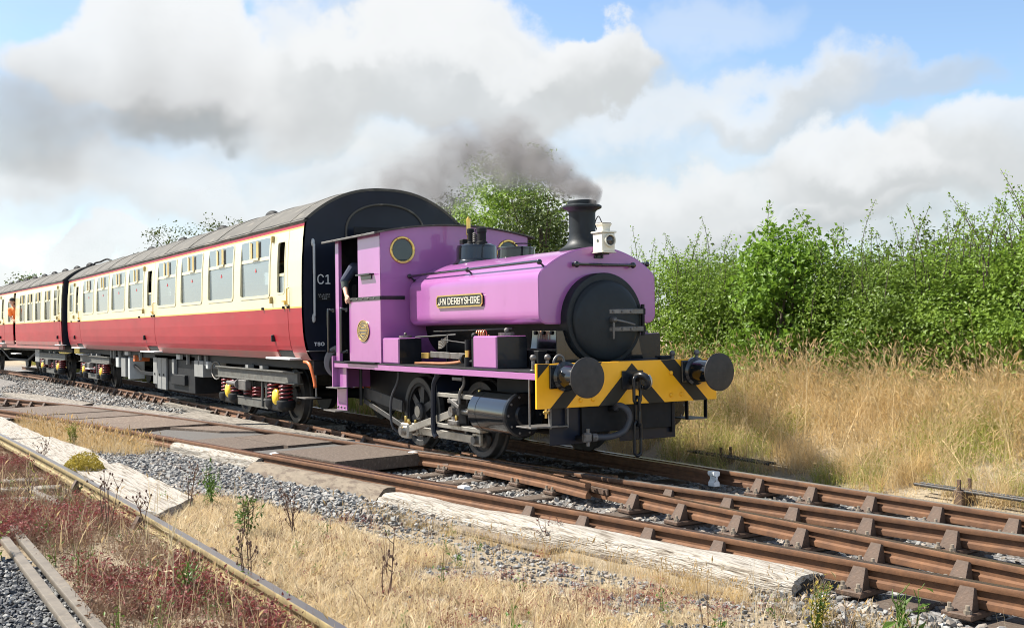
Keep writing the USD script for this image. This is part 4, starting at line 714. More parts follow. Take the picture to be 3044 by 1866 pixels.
for s in (-1, 1):
    yr = s*.90; p0, p1 = np.array([-3.585+PINX, yr, .23]), np.array([-1.92+PINX, yr, .23])
    cr = part(loco, 'coupling_rod', [obox(p0, p1, .10, .035, .006)]+[box(p+np.array([-.09, -.028, -.075]), p+np.array([.09, .028, .085]), .02) for p in (p0, p1)], 'bright_steel'); part(cr, 'oil_cup', [cyl(p+np.array([0, 0, .08]), p+np.array([0, 0, .13]), .022, 10) for p in (p0, p1)], 'brass', True)
    ym = s*1.04; b0, b1 = np.array([-3.585+PINX, ym, .23]), np.array([-2.02, ym, .56])
    mr = part(loco, 'connecting_rod', [obox(b0, b1, .085, .04, .006), box(b0+np.array([-.10, -.04, -.095]), b0+np.array([.12, .04, .10]), .02), cyl(b0+[0, s*.03, 0], b0+[0, s*.085, 0], .06, 16)], 'bright_steel', 30); part(mr, 'oil_cup', [cyl(b0+np.array([.0, 0, .09]), b0+np.array([.0, 0, .19]), .022, 10), cyl(b0+np.array([.09, 0, .09]), b0+np.array([.09, 0, .15]), .024, 10)], 'brass', True)
    part(loco, 'slide_bar', box((-2.50, s*.97, .715), (-1.42, s*1.08, .765), .004), 'bright_steel'); part(loco, 'slide_bar', box((-2.50, s*.97, .345), (-1.42, s*1.08, .395), .004), 'bright_steel')
    part(loco, 'crosshead', [box((-2.12, s*.96, .40), (-1.94, s*1.09, .71), .02), cyl((-2.03, s*1.05, .56), (-2.03, s*1.14, .56), .06, 14), box((-2.15, s*1.08, .395), (-1.9, s*1.12, .46), .01), box((-2.15, s*1.08, .655), (-1.9, s*1.12, .705), .01)], 'dull_steel', 30)
    part(loco, 'piston_rod', cyl((-1.95, s*1.02, .56), (-1.44, s*1.02, .56), .035, 14), 'bright_steel', True); part(loco, 'gland', cyl((-1.62, s*1.02, .56), (-1.46, s*1.02, .56), .065, 16), 'greasy_iron', 35)
    cy = part(loco, 'cylinder', lathe([(.0, -1.46), (.20, -1.46), (.235, -1.445), (.235, -.66), (.22, -.64), (0, -.64)], (0, s*.99, .60), 'x', 44), 'gloss_black', 30)
    part(cy, 'cylinder_cover', lathe([(.0, -.642), (.245, -.642), (.245, -.60), (.23, -.585), (.12, -.58), (.10, -.56), (.0, -.56)], (0, s*.99, .60), 'x', 44), 'black_paint', 30)
    part(cy, 'cover_bolt', [ball((-.588, s*.99+.2*cos(a), .60+.2*sin(a)), .016, 1) for a in np.arange(0, 6.2, pi/5)], 'dull_steel', True); part(cy, 'cover_band', lathe([(.238, -1.30), (.238, -1.27), (.236, -1.27)], (0, s*.99, .60), 'x', 44), 'gloss_black', 30)
    part(loco, 'steam_chest', box((-1.42, s*.61, .40), (-.66, s*.86, 1.0), .02), 'frame_black')
    part(loco, 'motion_bracket', tube(smoothpath([(-2.38, s*1.09, 1.0), (-2.45, s*1.10, .95), (-2.53, s*1.10, .84), (-2.55, s*1.10, .6), (-2.55, s*1.10, .30), (-2.50, s*1.09, .22)]), .032, 8), 'blue_black', 40)
    part(loco, 'motion_plate', [box((-2.56, s*.62, .30), (-2.50, s*1.08, .345), .006), box((-2.56, s*.62, .765), (-2.50, s*1.08, 1.06), .006), box((-2.54, s*.62, .4), (-2.50, s*.8, .72), .006)], 'blue_black')
    part(loco, 'slide_bar_cup', [cyl((x, s*1.02, .765), (x, s*1.02, .83), .022, 10) for x in (-1.98, -1.52)]+[cyl((-1.95, s*1.1, .46), (-1.95, s*1.1, .52), .02, 10)], 'brass', True)
    part(loco, 'cylinder_lever', [tube(smoothpath([(-1.75, s*1.1, .98), (-1.76, s*1.1, .88), (-1.86, s*1.1, .78), (-1.87, s*1.1, .65)]), .018, 8), obox((-2.1, s*1.12, .70), (-1.85, s*1.12, .62), .04, .015), box((-1.98, s*1.1, .93), (-1.74, s*1.14, .97), .006)], 'dull_steel', True)
    part(loco, 'brake_link', [obox((-5.25, s*.86, .52), (-3.75, s*.86, .20), .07, .02), obox((-5.3, s*.84, .64), (-4.0, s*.84, .50), .16, .015), tube([(-5.32, s*.88, 1.0), (-5.32, s*.88, .45)], .025, 8)], 'greasy_iron')
    part(loco, 'sand_pipe', tube(smoothpath([(-3.70, s*1.02, 1.05), (-3.75, s*1.02, .85), (-3.96, s*1.02, .60), (-3.98, s*1.0, .25), (-3.90, s*.85, .12)]), .018, 8), 'rubber_hose', True)
    part(loco, 'brake_shoe', [plate(Point(x, .455).buffer(.53).difference(Point(x, .455).buffer(.465)).intersection(sbox(x+.3, .25, x+.6, .75)), 'y', s*.72+.03, .06) for x in (-3.585,)], 'greasy_iron')
part(loco, 'ash_pan', box((-4.6, -.5, .45), (-3.95, .5, 1.0), .02), 'frame_black')
part(loco, 'vacuum_tank', cyl((-5.2, -.5, .75), (-5.2, .5, .75), .2, 20), 'frame_black', True)
# headlamp: hangs on an iron at the top of the tank front
lp_ = thing('oil_headlamp', 'white painted oil lamp with round dark lens on top of the tank front', 'lamp', (-.45, .02, 2.36))
part(lp_, 'body', [box((-.56, -.085, 2.362), (-.37, .085, 2.572), .008), box((-.575, -.10, 2.572), (-.355, .10, 2.59), .004)], 'lamp_white'); part(lp_, 'foot', box((-.57, -.095, 2.352), (-.36, .095, 2.364), .003), 'lamp_white')
part(lp_, 'chimney_top', loft([np.array([(-.465+a*r, b*r, z) for a, b in ((-1, -1), (1, -1), (1, 1), (-1, 1))]) for z, r in ((2.59, .050), (2.64, .052), (2.672, .066), (2.68, .066))]), 'lamp_white'); part(lp_, 'top_cap', box((-.525, -.060, 2.680), (-.405, .060, 2.687), .002), 'chair_iron')
ln = part(lp_, 'lens_rim', lathe([(.056, -.372), (.072, -.372), (.072, -.345), (.064, -.340), (.056, -.345)], (0, .008, 2.487), 'x', 32), 'lamp_white', 30); part(ln, 'lens', lathe([(.058, -.368), (.04, -.352), (0, -.346)], (0, .008, 2.487), 'x', 28), 'lens_dark', True)
part(lp_, 'side_glass', cyl((-.46, -.0851, 2.487), (-.46, -.089, 2.487), .018, 14), 'lens_dark'); part(lp_, 'handle', tube(smoothpath([(-.57, 0, 2.60), (-.62, 0, 2.66), (-.62, 0, 2.72), (-.56, 0, 2.77), (-.50, 0, 2.70)]), .006, 6), 'frame_black', True)
part(loco, 'lamp_iron', [box((-.578, -.058, 2.298), (-.562, .062, 2.348), .004), box((-.575, -.05, 2.335), (-.43, .05, 2.348), .003), ball((-.562, -.03, 2.32), .012, 1), ball((-.562, .035, 2.32), .012, 1)], 'black_paint')

# ---------------------------------------------------------------- people
def flesh(bones, length=.02, rounds=6):
    """one continuous surface: each bone the hull of the balls at its two joints"""
    parts_ = []
    for p, r, q_, s_ in bones:
        parts_.append(m3.Manifold.batch_hull([m3.Manifold.sphere(r, 16).translate(tuple(map(float, p))), m3.Manifold.sphere(s_, 16).translate(tuple(map(float, q_)))]))
    m = m3.Manifold.batch_boolean(parts_, m3.OpType.Add).refine_to_length(length).to_mesh(); t = trimesh.Trimesh(m.vert_properties[:, :3], m.tri_verts); trimesh.smoothing.filter_taubin(t, iterations=rounds); return t
def head_mesh(c, fwd, tilt=0.0):
    c = np.array(c, float); f = np.array(fwd, float); f /= np.linalg.norm(f); s = np.cross([0, 0, 1], f); s /= np.linalg.norm(s); u = np.cross(f, s)
    P = lambda a, b, d: c+f*a+s*b+u*d
    B = [(P(-.015, 0, .03), .092, P(.01, 0, .02), .088), (P(.02, 0, -.03), .072, P(.035, 0, -.075), .042), (P(.085, 0, .012), .012, P(.108, 0, -.018), .016), (P(.07, -.018, -.058), .017, P(.07, .018, -.058), .017)]
    for k in (-1, 1): B += [(P(-.005, k*.085, .01), .02, P(-.012, k*.088, -.025), .014), (P(.075, k*.02, .03), .016, P(.06, k*.05, .032), .014)]
    eyes = [ball(P(.080, k*.033, .012), .011, 1) for k in (-1, 1)]
    return B, eyes, P
def hand_bones(w, fd, nd, curl=.6, side=1):
    """palm from wrist w along fd, back of the hand nd; fingers curl away from nd"""
    w, fd, nd = np.array(w, float), np.array(fd, float), np.array(nd, float); fd /= np.linalg.norm(fd); nd -= fd*(nd@fd); nd /= np.linalg.norm(nd); sd = np.cross(fd, nd)*side
    B = [(w, .026, w+fd*.05+sd*.02, .020), (w, .024, w+fd*.05-sd*.02, .020), (w+fd*.05+sd*.025, .016, w+fd*.08+sd*.03, .014), (w+fd*.05-sd*.025, .016, w+fd*.075-sd*.028, .013), (w+fd*.05, .017, w+fd*.085, .015)]
    for k, (o, l) in enumerate(((.030, .036), (.010, .042), (-.010, .039), (-.028, .030))):
        p = w+fd*(.085-.004*abs(k-1))+sd*o; a = .3*curl; r = .0095
        for j in range(3):
            a += curl*.75; q_ = p+(fd*cos(a)-nd*sin(a))*l*(1-.18*j); B.append((p, r, q_, r-.0008)); p = q_; r -= .0008
    p = w+fd*.025+sd*.03; q_ = p+fd*.035+sd*.025-nd*.01; B += [(p, .014, q_, .011), (q_, .011, q_+fd*.03+sd*.004-nd*.012, .0095)]
    return B
def driver():
    t = thing('person', 'person in navy shirt leaning an arm out of the lilac cab opening', 'person', (-5.30, -.78, 1.085))
    hip, ch, nk = np.array([-5.30, -.70, 2.0]), np.array([-5.27, -.76, 2.36]), np.array([-5.22, -.80, 2.50])
    shr, shl = np.array([-5.30, -.98, 2.42]), np.array([-5.12, -.62, 2.42]); el, wr = np.array([-5.27, -1.13, 2.18]), np.array([-5.10, -1.17, 2.015])
    hc = np.array([-5.10, -.86, 2.63]); HB, eyes, P = head_mesh(hc, (.9, -.42, -.12))
    legs = [(hip+[0, s*.09, -.02], .095, hip+[.03, s*.10, -.45], .065) for s in (-1, 1)]+[(hip+[.03, s*.10, -.45], .063, hip+[0, s*.10, -.86], .045) for s in (-1, 1)]+[(hip+[0, s*.10, -.87], .045, hip+[.14, s*.11, -.88], .032) for s in (-1, 1)]
    skin = HB+[(nk-[0, 0, .05], .06, hc-[.0, 0, .05], .055), (el, .043, wr, .029)]+hand_bones(wr, (.42, -.08, -.30), (.2, -.85, .3), .75)+[(hip, .12, ch, .13), (ch, .10, nk, .06), (ch, .10, shr, .07), (ch, .1, shl, .07), (shr, .055, el, .043), (shl, .055, shl+[.05, -.05, -.28], .043), (shl+[.05, -.05, -.28], .042, shl+[.25, -.1, -.40], .03)]+hand_bones(shl+[.25, -.1, -.40], (1, 0, -.1), (0, 0, 1), .5, -1)+legs
    body = part(t, 'body', flesh(skin, .016), 'skin', True)
    part(body, 'shirt', flesh([(hip, .145, ch, .150), (ch, .12, nk-[0, 0, .03], .075), (ch, .115, shr, .082), (ch, .11, shl, .082), (shr, .080, el+[0, 0, .06], .062), (shl, .075, shl+[.05, -.05, -.22], .06)], .025), 'navy_cloth', True)
    part(body, 'sleeve_cuff', flesh([(el+[0, 0, .06], .058, el+(wr-el)*.22, .050)], .02), 'grey_cuff', True)
    part(body, 'trousers', flesh([(hip+[0, s*.085, 0], .115, hip+[.03, s*.10, -.45], .08) for s in (-1, 1)]+[(hip+[.03, s*.10, -.45], .08, hip+[0, s*.10, -.80], .065) for s in (-1, 1)], .03), 'dark_cloth', True)
    part(body, 'hair', flesh([(P(-.03, 0, .055), .088, P(.01, 0, .075), .070)], .02), 'hair_dark', True); part(body, 'eyes', eyes, 'hair_dark', True)
driver()
# ---------------------------------------------------------------- carriages (local frame: near end at x = 0, body along -x, seen side at -y)
PROF1 = [(1.085, 1.235), (1.13, 1.27), (1.20, 1.305), (1.30, 1.338), (1.45, 1.362), (1.65, 1.377), (1.90, 1.383), (2.2, 1.383), (2.6, 1.372), (2.9, 1.352), (3.09, 1.33), (3.20, 1.31)]
PROF2 = [(1.16, 1.35), (1.30, 1.365), (1.60, 1.38), (1.90, 1.385), (2.3, 1.38), (2.7, 1.365), (3.0, 1.345), (3.20, 1.31)]
def skin(pg, prof, side, out=0.0, th=.03):
    """a shapely outline in (x, z) bent onto the body's side, th thick; side -1 or 1"""
    zs, ys = np.array([p[0] for p in prof]), np.array([p[1] for p in prof]); zz = np.unique(np.concatenate([zs, np.linspace(zs[0], zs[-1], 9)]))
    Y = lambda z, o: side*(np.interp(z, zs, ys)+o); V, F, n = [], [], 0
    gs = list(getattr(pg, 'geoms', [pg])); x0, z0, x1, z1 = pg.bounds
    for a, b in zip(zz[:-1], zz[1:]):
        if b <= z0 or a >= z1: continue
        c = pg.intersection(sbox(x0-1, a, x1+1, b))
        for g in getattr(c, 'geoms', [c]):
            if g.geom_type != 'Polygon' or g.area < 1e-7: continue
            v, f = trimesh.creation.triangulate_polygon(g, engine='earcut'); f = np.asarray(f)
            V.append(np.stack([v[:, 0], Y(v[:, 1], out), v[:, 1]], 1)); F.append((f if side > 0 else f[:, ::-1])[:, ::-1]+n); n += len(v)
    for g in gs:                                          # edges of the sheet
        for r in [g.exterior, *g.interiors]:
            c = np.array(r.segmentize(.25).coords); k = len(c)
            V += [np.stack([c[:, 0], Y(c[:, 1], out), c[:, 1]], 1), np.stack([c[:, 0], Y(c[:, 1], out-th), c[:, 1]], 1)]
            for i in range(k-1): F.append(np.array([(n+i, n+i+1, n+k+i+1), (n+i, n+k+i+1, n+k+i)])); 
            n += 2*k
    return tm(np.vstack(V), np.vstack(F))
def flat(pg, prof, side, y): return skin(pg, [(prof[0][0], y), (prof[-1][0], y)], side, 0, .006)
def roof_mesh(x0, x1, hw=1.345, z0=3.195, h=.535, k=2.35, n=44, th=.0):
    u = np.linspace(-1, 1, n); a = [(hw*q_, z0+h*(1-abs(q_)**k)) for q_ in u]; rings = []
    xs = np.linspace(x0, x1, int(abs(x1-x0)/.5)+2)
    for i, x in enumerate(xs):
        w = 0 if i in (0, len(xs)-1) else .006*math.sin(i*1.9)
        rings.append(np.array([(x, y, z+w) for y, z in a]+[(x, y*.985, z-.04) for y, z in a[::-1]]))
    return loft(rings, 'strip')
def roof_z(y, hw=1.345, z0=3.195, h=.535, k=2.35): return z0+h*(1-abs(y/hw)**k)
def carriage(name, label, loc, rot, L, prof, windows, doors, cream_z, first, zb):
    t = thing(name, label, 'railway carriage', loc, rot, local=True)
    ztop = 3.20
    # windows: (x0, x1, z0, z1, kind), doors: (x0, x1)
    wp_ = [rrect(a, z0, b, z1, .055) for a, b, z0, z1, k in windows]; holes = unary_union(wp_); dp = unary_union([sbox(a, zb, b, 3.085) for a, b, *_ in doors]) if doors else Polygon()
    whole = sbox(-L, zb, 0, ztop)
    for s in (-1, 1):
        cream = sbox(-L, cream_z+.012, 0, 3.085).difference(holes).difference(dp.buffer(.008)); part(t, 'upper_panel', skin(cream, prof, s), 'cream_paint', 30)
        lower = sbox(-L, zb+.12, 0, cream_z-.012).difference(dp.buffer(.008)); part(t, 'lower_panel', skin(lower, prof, s), 'maroon_paint', 30)
        part(t, 'skirt_edge', skin(sbox(-L, zb, 0, zb+.12).difference(dp.buffer(.006)), prof, s, .001), 'maroon_dusty', 30)
        part(t, 'waist_line', skin(sbox(-L, cream_z-.011, 0, cream_z+.011).difference(dp.buffer(.008)), prof, s, .001), 'gold_line', 30)
        part(t, 'cornice_band', skin(sbox(-L, 3.107, 0, ztop), prof, s, .002), 'maroon_paint', 30); part(t, 'cornice_line', skin(sbox(-L, 3.086, 0, 3.106), prof, s, .003), 'gold_line', 30)
        part(t, 'gutter', skin(sbox(-L, 3.185, 0.0, 3.20), prof, s, .028, .05), 'soot_black')
        if s > 0 and not first: continue
        for (a, b, z0, z1, k), w in zip(windows, wp_):
            fr_ = part(t, 'window', skin(w.buffer(.045).difference(w.buffer(-.004)), prof, s, .010, .02), 'cream_paint', 30, 'toilet window' if k == 'small' else None)
            tr = z0+(z1-z0)*.655; ymid = float(np.interp((z0+z1)/2, [p[0] for p in prof], [p[1] for p in prof]))
            part(fr_, 'pane', flat(w.buffer(.01), prof, s, ymid-.022), 'window_glass' if first else 'window_clear')
            part(fr_, 'transom', skin(sbox(a-.005, tr-.028, b+.005, tr+.028), prof, s, -.004, .02), 'cream_paint')
            if k in ('full', 'clear'):
                m_ = (a+b)/2; wv = (b-a)*.13
                part(fr_, 'sliding_light', [flat(sbox(m_-wv-.03, tr+.035, m_-wv+.035, z1-.02), prof, s, ymid-.010), flat(sbox(m_+wv-.10, tr+.02, m_+wv+.02, z1-.012), prof, s, ymid+.004)], 'curtain_gold')
                part(fr_, 'light_bar', flat(sbox(a+(b-a)*.30, tr+.02, a+(b-a)*.335, z1), prof, s, ymid-.012), 'cream_paint')
                part(fr_, 'dark_gap', flat(sbox(m_+wv+.02, tr+.04, m_+wv+.075, z1-.03), prof, s, ymid-.014), 'interior_dark')
                part(fr_, 'scoop', flat(sbox(m_-wv*.3-.08, tr-.005, m_+wv+.02, tr+.03), prof, s, ymid+.012), 'cream_paint')
                if s < 0 and first: part(fr_, 'sticker', flat(Polygon([(m_-.035, tr-.20), (m_+.035, tr-.20), (m_, tr-.14)]), prof, s, ymid-.014), 'red_sticker')
        for d in doors:
            if d[-1] == 'open':
                if s < 0: continue
                d = d[:2]
            a, b = d[:2]; wa, wb = (d[2], d[3]) if len(d) > 2 else (a+.28*(b-a), b-.20*(b-a)); wn = rrect(wa, 2.13, wb, 2.93, .045)
            D = part(t, 'door', skin(sbox(a, cream_z+.012, b, 3.083).difference(wn), prof, s, .003), 'cream_paint', 30); part(D, 'door_lower', skin(sbox(a, zb+.15, b, cream_z-.012), prof, s, .003), 'maroon_paint', 30); part(D, 'waist_line', skin(sbox(a, cream_z-.011, b, cream_z+.011), prof, s, .004), 'gold_line')
            ymid = float(np.interp(2.5, [p[0] for p in prof], [p[1] for p in prof]))
            part(D, 'droplight', flat(sbox(wa-.01, 2.12, wb+.01, 2.42), prof, s, ymid-.03), 'window_glass'); part(D, 'window_frame', skin(wn.buffer(.022).difference(wn.buffer(-.006)), prof, s, .008, .02), 'cream_paint'); part(D, 'droplight_bar', flat(sbox(wa, 2.395, wb, 2.44), prof, s, ymid-.022), 'cream_paint')
            for z in (3.0, 2.03, 1.42): part(D, 'hinge', box((a-.03, s*(np.interp(z, [p[0] for p in prof], [p[1] for p in prof])-.005), z-.055), (a+.025, s*(np.interp(z, [p[0] for p in prof], [p[1] for p in prof])+.05), z+.055), .01), 'curtain_gold' if z > 1.9 else 'frame_black')
            part(D, 'handle', [box((b-.16, s*1.38, 1.985), (b-.06, s*1.43, 2.005), .006), box((b-.08, s*1.38, 1.94), (b-.065, s*1.42, 2.0), .004)], 'brass'); part(D, 'stop', [box((x-.02, s*1.38, cream_z-.01), (x+.02, s*1.42, cream_z+.03), .006) for x in (b-.15, b+.06, a-.45)], 'frame_black'); part(D, 'grab_rail', tube([(b+.06, s*1.375, 1.92), (b+.06, s*1.42, 1.95), (b+.06, s*1.42, 2.18), (b+.06, s*1.375, 2.21)], .010, 6), 'brass', True)
            part(t, 'footboard', box((a-.20, s*1.24, zb+.005), (b+.22, s*1.44, zb+.035), .006), 'white_paint', label='pale footboard under a door')
            part(t, 'step_recess', skin(sbox(a+.03, zb+.03, b-.03, zb+.14), prof, s, -.02, .01), 'soot_black')
    # roof
    rf = part(t, 'roof', roof_mesh(-L-.02, .008), 'roof_grey', 30)
    part(rf, 'roof_rib', [tube([(x, y, roof_z(y)+.001) for y in np.linspace(-1.33, 1.33, 25)], .012, 5) for x in np.arange(-L+.05, .05, 2.03)], 'roof_grey', True)
    part(rf, 'edge_strip', [box((-L-.02, s*1.29-.03, 3.203), (.02, s*1.29+.03, 3.23), .005) for s in (-1, 1)], 'soot_black')
    vents = np.linspace(-2.2, -L+2.2, 6 if first else 9)
    if first: vents = [-5.35, -8.75, -12.2, -15.6]
    for x in vents: part(rf, 'vent', lathe([(.0, -.21), (.05, -.20), (.10, -.13), (.115, 0), (.10, .13), (.05, .20), (.0, .21)], (x, -.02, roof_z(0)+.06), 'x', 20).apply_scale([1, 1, 1]), 'soot_black', 40); part(rf, 'vent_neck', cyl((x, -.02, roof_z(0)-.03), (x, -.02, roof_z(0)+.06), .11, 16), 'soot_black')
    # ends
    ew = [(s*p[1], p[0]) for s in (1,) for p in prof]; u = np.linspace(1, -1, 40)
    end = Polygon([(y, z) for y, z in ew]+[(1.345*q_, roof_z(1.345*q_)-.004) for q_ in u]+[(-y, z) for y, z in ew[::-1]])
    for x in (-.03, -L):
        pg = end.buffer(-.002)
        part(t, 'end_wall', plate(pg, 'x', x, .03), 'blue_black')
    # inside
    part(t, 'floor', box((-L+.04, -1.2, 1.16), (-.05, 1.2, 1.22), 0), 'interior_dark'); part(t, 'ceiling', box((-L+.04, -1.28, 3.12), (-.05, 1.28, 3.16), 0), 'interior_pale')
    if first:
        for k, (a, b, *_ ) in enumerate(windows[:8]):
            for xx in (a-.2, b+.2):
                for s in (-1, 1): part(t, 'seat', [box((xx-.10, s*.35, 1.55), (xx+.10, s*1.25, 2.35), .04), box((xx-.3, s*.35, 1.22), (xx+.3, s*1.25, 1.62), .04)], 'seat_cloth')
    else:
        for a, b, z0, z1, k in windows:
            if k == 'clear': part(t, 'seat', [box((a-.25, y0, 1.22), (a-.05, y0+.9, 2.42), .05) for y0 in (-1.25, .35)], 'seat_cloth'); part(t, 'table_lamp', box(((a+b)/2-.08, -1.1, 2.05), ((a+b)/2+.08, -.95, 2.22), .03), 'curtain_gold')
        part(t, 'corridor_wall', box((-L+.04, 1.05, 1.22), (-.05, 1.08, 2.0), 0), 'interior_pale')
    # underframe
    uf = part(t, 'underframe', [box((-L+.05, s*1.02-.03, .93), (-.05, s*1.02+.03, zb-.003), .004) for s in (-1, 1)]+[box((-L+.05, -1.0, zb-.06), (-.05, 1.0, zb-.01), .004)], 'frame_black')
    part(uf, 'truss', [obox((-L/2-4.2, s*1.0, .95), (-L/2-2, s*1.0, .55), .08, .05) for s in (-1, 1)]+[obox((-L/2+4.2, s*1.0, .95), (-L/2+2, s*1.0, .55), .08, .05) for s in (-1, 1)]+[obox((-L/2-2, s*1.0, .55), (-L/2+2, s*1.0, .55), .08, .05) for s in (-1, 1)], 'frame_black')
    return t
def bogie(t, xc, wb, kind='coil', sides=(-1, 1)):
    x1, x2 = xc+wb/2, xc-wb/2
    b = part(t, 'bogie', [box((x2-.75, s*1.10-.05, .70), (x1+.97, s*1.10-.035, .865), .003) for s in sides]+[box((xc-.4, -1.0, .55), (xc+.4, 1.0, .85), .02)], 'bogie_grey')
    for s in sides:
        y = s*1.10
        part(b, 'frame_flange', [box((x2-.75, y-.10, .865), (x1+.97, y+.05, .885), .003), box((x2-.75, y-.10, .685), (x1+.97, y+.05, .703), .003)], 'bogie_grey'); part(b, 'stiffener', [box((x-.012, y-.03*0, .703), (x+.012, y+s*.045, .865), .002) for x in (x2-.74, x2-.20, x2+.35, x1+.955)], 'bogie_grey')
        for xw in (x1, x2):
            for dx in (-.29, .29):
                th = np.linspace(0, 9*pi, 100); part(b, 'spring', [tube(np.stack([xw+dx+.10*np.cos(th), y+.10*np.sin(th), .40+.28*th/th[-1]], 1), .018, 7)], 'spring_red', True, 'red coil spring')
                part(b, 'spring_seat', [lathe([(.0, .24), (.11, .245), (.15, .29), (.155, .38), (.14, .405), (.0, .405)], (xw+dx, y, 0), 'z', 20), cyl((xw+dx, y, .40), (xw+dx, y, .68), .085, 12)], 'frame_black', 35)
            part(b, 'axlebox', box((xw-.30, y-.08, .22), (xw+.30, y+.06, .40), .03), 'frame_black')
            part(b, 'axlebox_cover', lathe([(.0, s*1.14), (.125, s*1.15), (.13, s*1.18), (.11, s*1.205), (.06, s*1.22), (.0, s*1.225)], (xw, 0, .45), 'y', 28), 'cover_yellow', 35, 'yellow axle end cover')
        part(b, 'spring_plank', [box((xc-.85, y-.06, .36), (xc+.85, y+.05, .375), .003), box((xc-.85, y+s*.03, .22), (xc+.85, y+s*.045, .36), .003)], 'bogie_grey'); part(b, 'damper', [cyl((x2+.15, y+s*.12, .60), (xc-.55, y+s*.12, .60), .04, 10), cyl((xc-.55, y+s*.12, .60), (xc-.5, y+s*.12, .60), .085, 14), box((xc-.48, y+s*.04, .50), (xc-.05, y+s*.15, .68), .01)], 'dull_steel')
        for dx in (-.45, .05): th = np.linspace(0, 6*pi, 60); part(b, 'spring', tube(np.stack([xc+dx+.10*np.cos(th), y+.10*np.sin(th)-s*.06, .385+.17*th/th[-1]], 1), .018, 6), 'spring_red', True, 'red coil spring')
        part(b, 'hanger_rod', [cyl((xc+.62, y+s*.06, .25), (xc+.62, y+s*.06, .68), .025, 8), box((xc+.74, y, .40), (xc+.80, y+s*.05, .66), .006)], 'bogie_grey')
        part(b, 'bump_stop', [box((xc+dx-.08, y-.06, .887), (xc+dx+.08, y+.05, .95), .006) for dx in (-.25, .55)], 'box_grey')
    for xw in (x1, x2):
        for s in (-1, 1): part(b, 'wheel', lathe([(.0, s*.70), (.47, s*.70), (.47, s*.735), (.445, s*.75), (.44, s*.835), (.37, s*.84), (.34, s*.80), (.16, s*.79), (.14, s*.85), (.0, s*.85)], (xw, 0, .455), 'y', 48), 'greasy_iron', 35)
        part(b, 'axle', cyl((xw, -.7, .455), (xw, .7, .455), .08, 12), 'frame_black', True)
    return b
# first carriage
X1 = -6.30; L1 = 20.95
W1 = [(-9.33, -7.80), (-11.36, -9.80), (-13.39, -11.83), (-15.41, -13.84), (-18.40, -16.83), (-20.43, -18.86), (-22.46, -20.90), (-24.55, -22.98)]
wins = [(a-X1, b-X1, 2.115, 3.035, 'full') for a, b in W1]+[(-26.85-X1, -26.20-X1, 2.20, 3.03, 'small')]
drs = [(-7.64-X1, -6.92-X1, -7.40-X1, -7.06-X1), (-16.72-X1, -15.75-X1, -16.40-X1, -15.98-X1), (-26.02-X1, -25.10-X1, -25.75-X1, -25.38-X1)]
car = carriage('passenger_carriage', 'cream and maroon passenger carriage marked C1, coupled behind the lilac locomotive', (X1, -.02, 0), 0.0, L1, PROF1, wins, drs, 1.89, True, 1.085)
for xc, wb in ((-9.50-X1, 2.70), (-24.35-X1, 2.7)): bogie(car, xc, wb, sides=(-1, 1))
def at1(m): m.apply_translation([-X1, 0, 0]); return m
# near end: gangway, grab pole, lettering
gw = part(car, 'gangway', box((-.01, -.58, 1.15), (.16, .58, 2.95), .02), 'soot_black'); part(gw, 'gangway_face', [box((.16, -.60, 1.1), (.19, -.46, 3.0), .01), box((.16, .46, 1.1), (.19, .60, 3.0), .01), box((.16, -.60, 3.0), (.19, .60, 3.1), .01)], 'frame_black')
part(car, 'end_arch', tube([(.012, .66*cos(a)*1.0+.0, 3.02+.46*sin(a)**.8) for a in np.linspace(.0, pi, 25)], .018, 6), 'roof_grey', True); part(car, 'end_arch', [tube([(.012, s*.66, 3.02), (.012, s*.66, 2.7)], .018, 6) for s in (-1, 1)], 'roof_grey', True)
part(car, 'end_pole', [tube([(.0, -1.20, 2.86), (.06, -1.20, 2.83), (.06, -1.20, 1.76), (.0, -1.20, 1.72)], .020, 8), ball((.02, -1.20, 2.86), .045, 1, (.6, .7, 1.4)), ball((.02, -1.20, 1.72), .045, 1, (.6, .7, 1.6))], 'box_pale', True)
part(car, 'end_lettering', text('C1', .145, False, .003, 'x', (.002, -1.13, 2.235), .205), 'letter_white', label='white lettering C1')
part(car, 'end_lettering', text('TSO', .050, True, .003, 'x', (.002, -1.195, 1.305), .165), 'letter_white', label='white lettering TSO')
pnl = part(car, 'data_panel', plate(rrect(-1.135, 1.985, -.915, 2.10, .006), 'x', .001, .002), 'soot_black', label='small black data panel with pale figures')
part(pnl, 'figures', [text(s_, .022, True, .001, 'x', (.0035, -1.12+o, z), w) for s_, z, o, w in (('63-6 33T', 2.065, 0, .19), ('9-0 x 9-6', 2.033, .01, .17), ('64S', 2.002, .06, .08))], 'letter_dull')
part(car, 'end_step', [box((.0, -1.32, 1.22), (.12, -1.05, 1.235), .003)], 'dull_steel')
for s in (-1, 1):
    bf = part(car, 'buffer', [cyl((0, s*.8635, 1.06), (.14, s*.8635, 1.06), .12, 20), cyl((.14, s*.8635, 1.06), (.17, s*.8635, 1.06), .08, 16)], 'dull_steel', 35); part(bf, 'buffer_head', lathe([(.06, .16), (.24, .17), (.25, .185), (.22, .20), (0, .205)], (0, s*.8635, 1.06), 'x', 36), 'box_grey', 35)
part(car, 'headstock', box((-.08, -1.2, .86), (0.0, 1.2, 1.08), .006), 'frame_black'); part(car, 'coupling_hook', box((.0, -.06, .92), (.28, .06, 1.06), .02), 'orange_primer')
part(car, 'brake_pipe', [tube(smoothpath([(-.35, -1.22, 1.06), (-.18, -1.23, 1.05), (-.08, -1.22, .98), (.0, -1.2, .80), (.04, -1.2, .68)]), .028, 8), tube(smoothpath([(.03, -.55, .98), (.12, -.55, .9), (.14, -.5, .70), (.1, -.3, .66)]), .035, 8)], 'orange_primer', True)
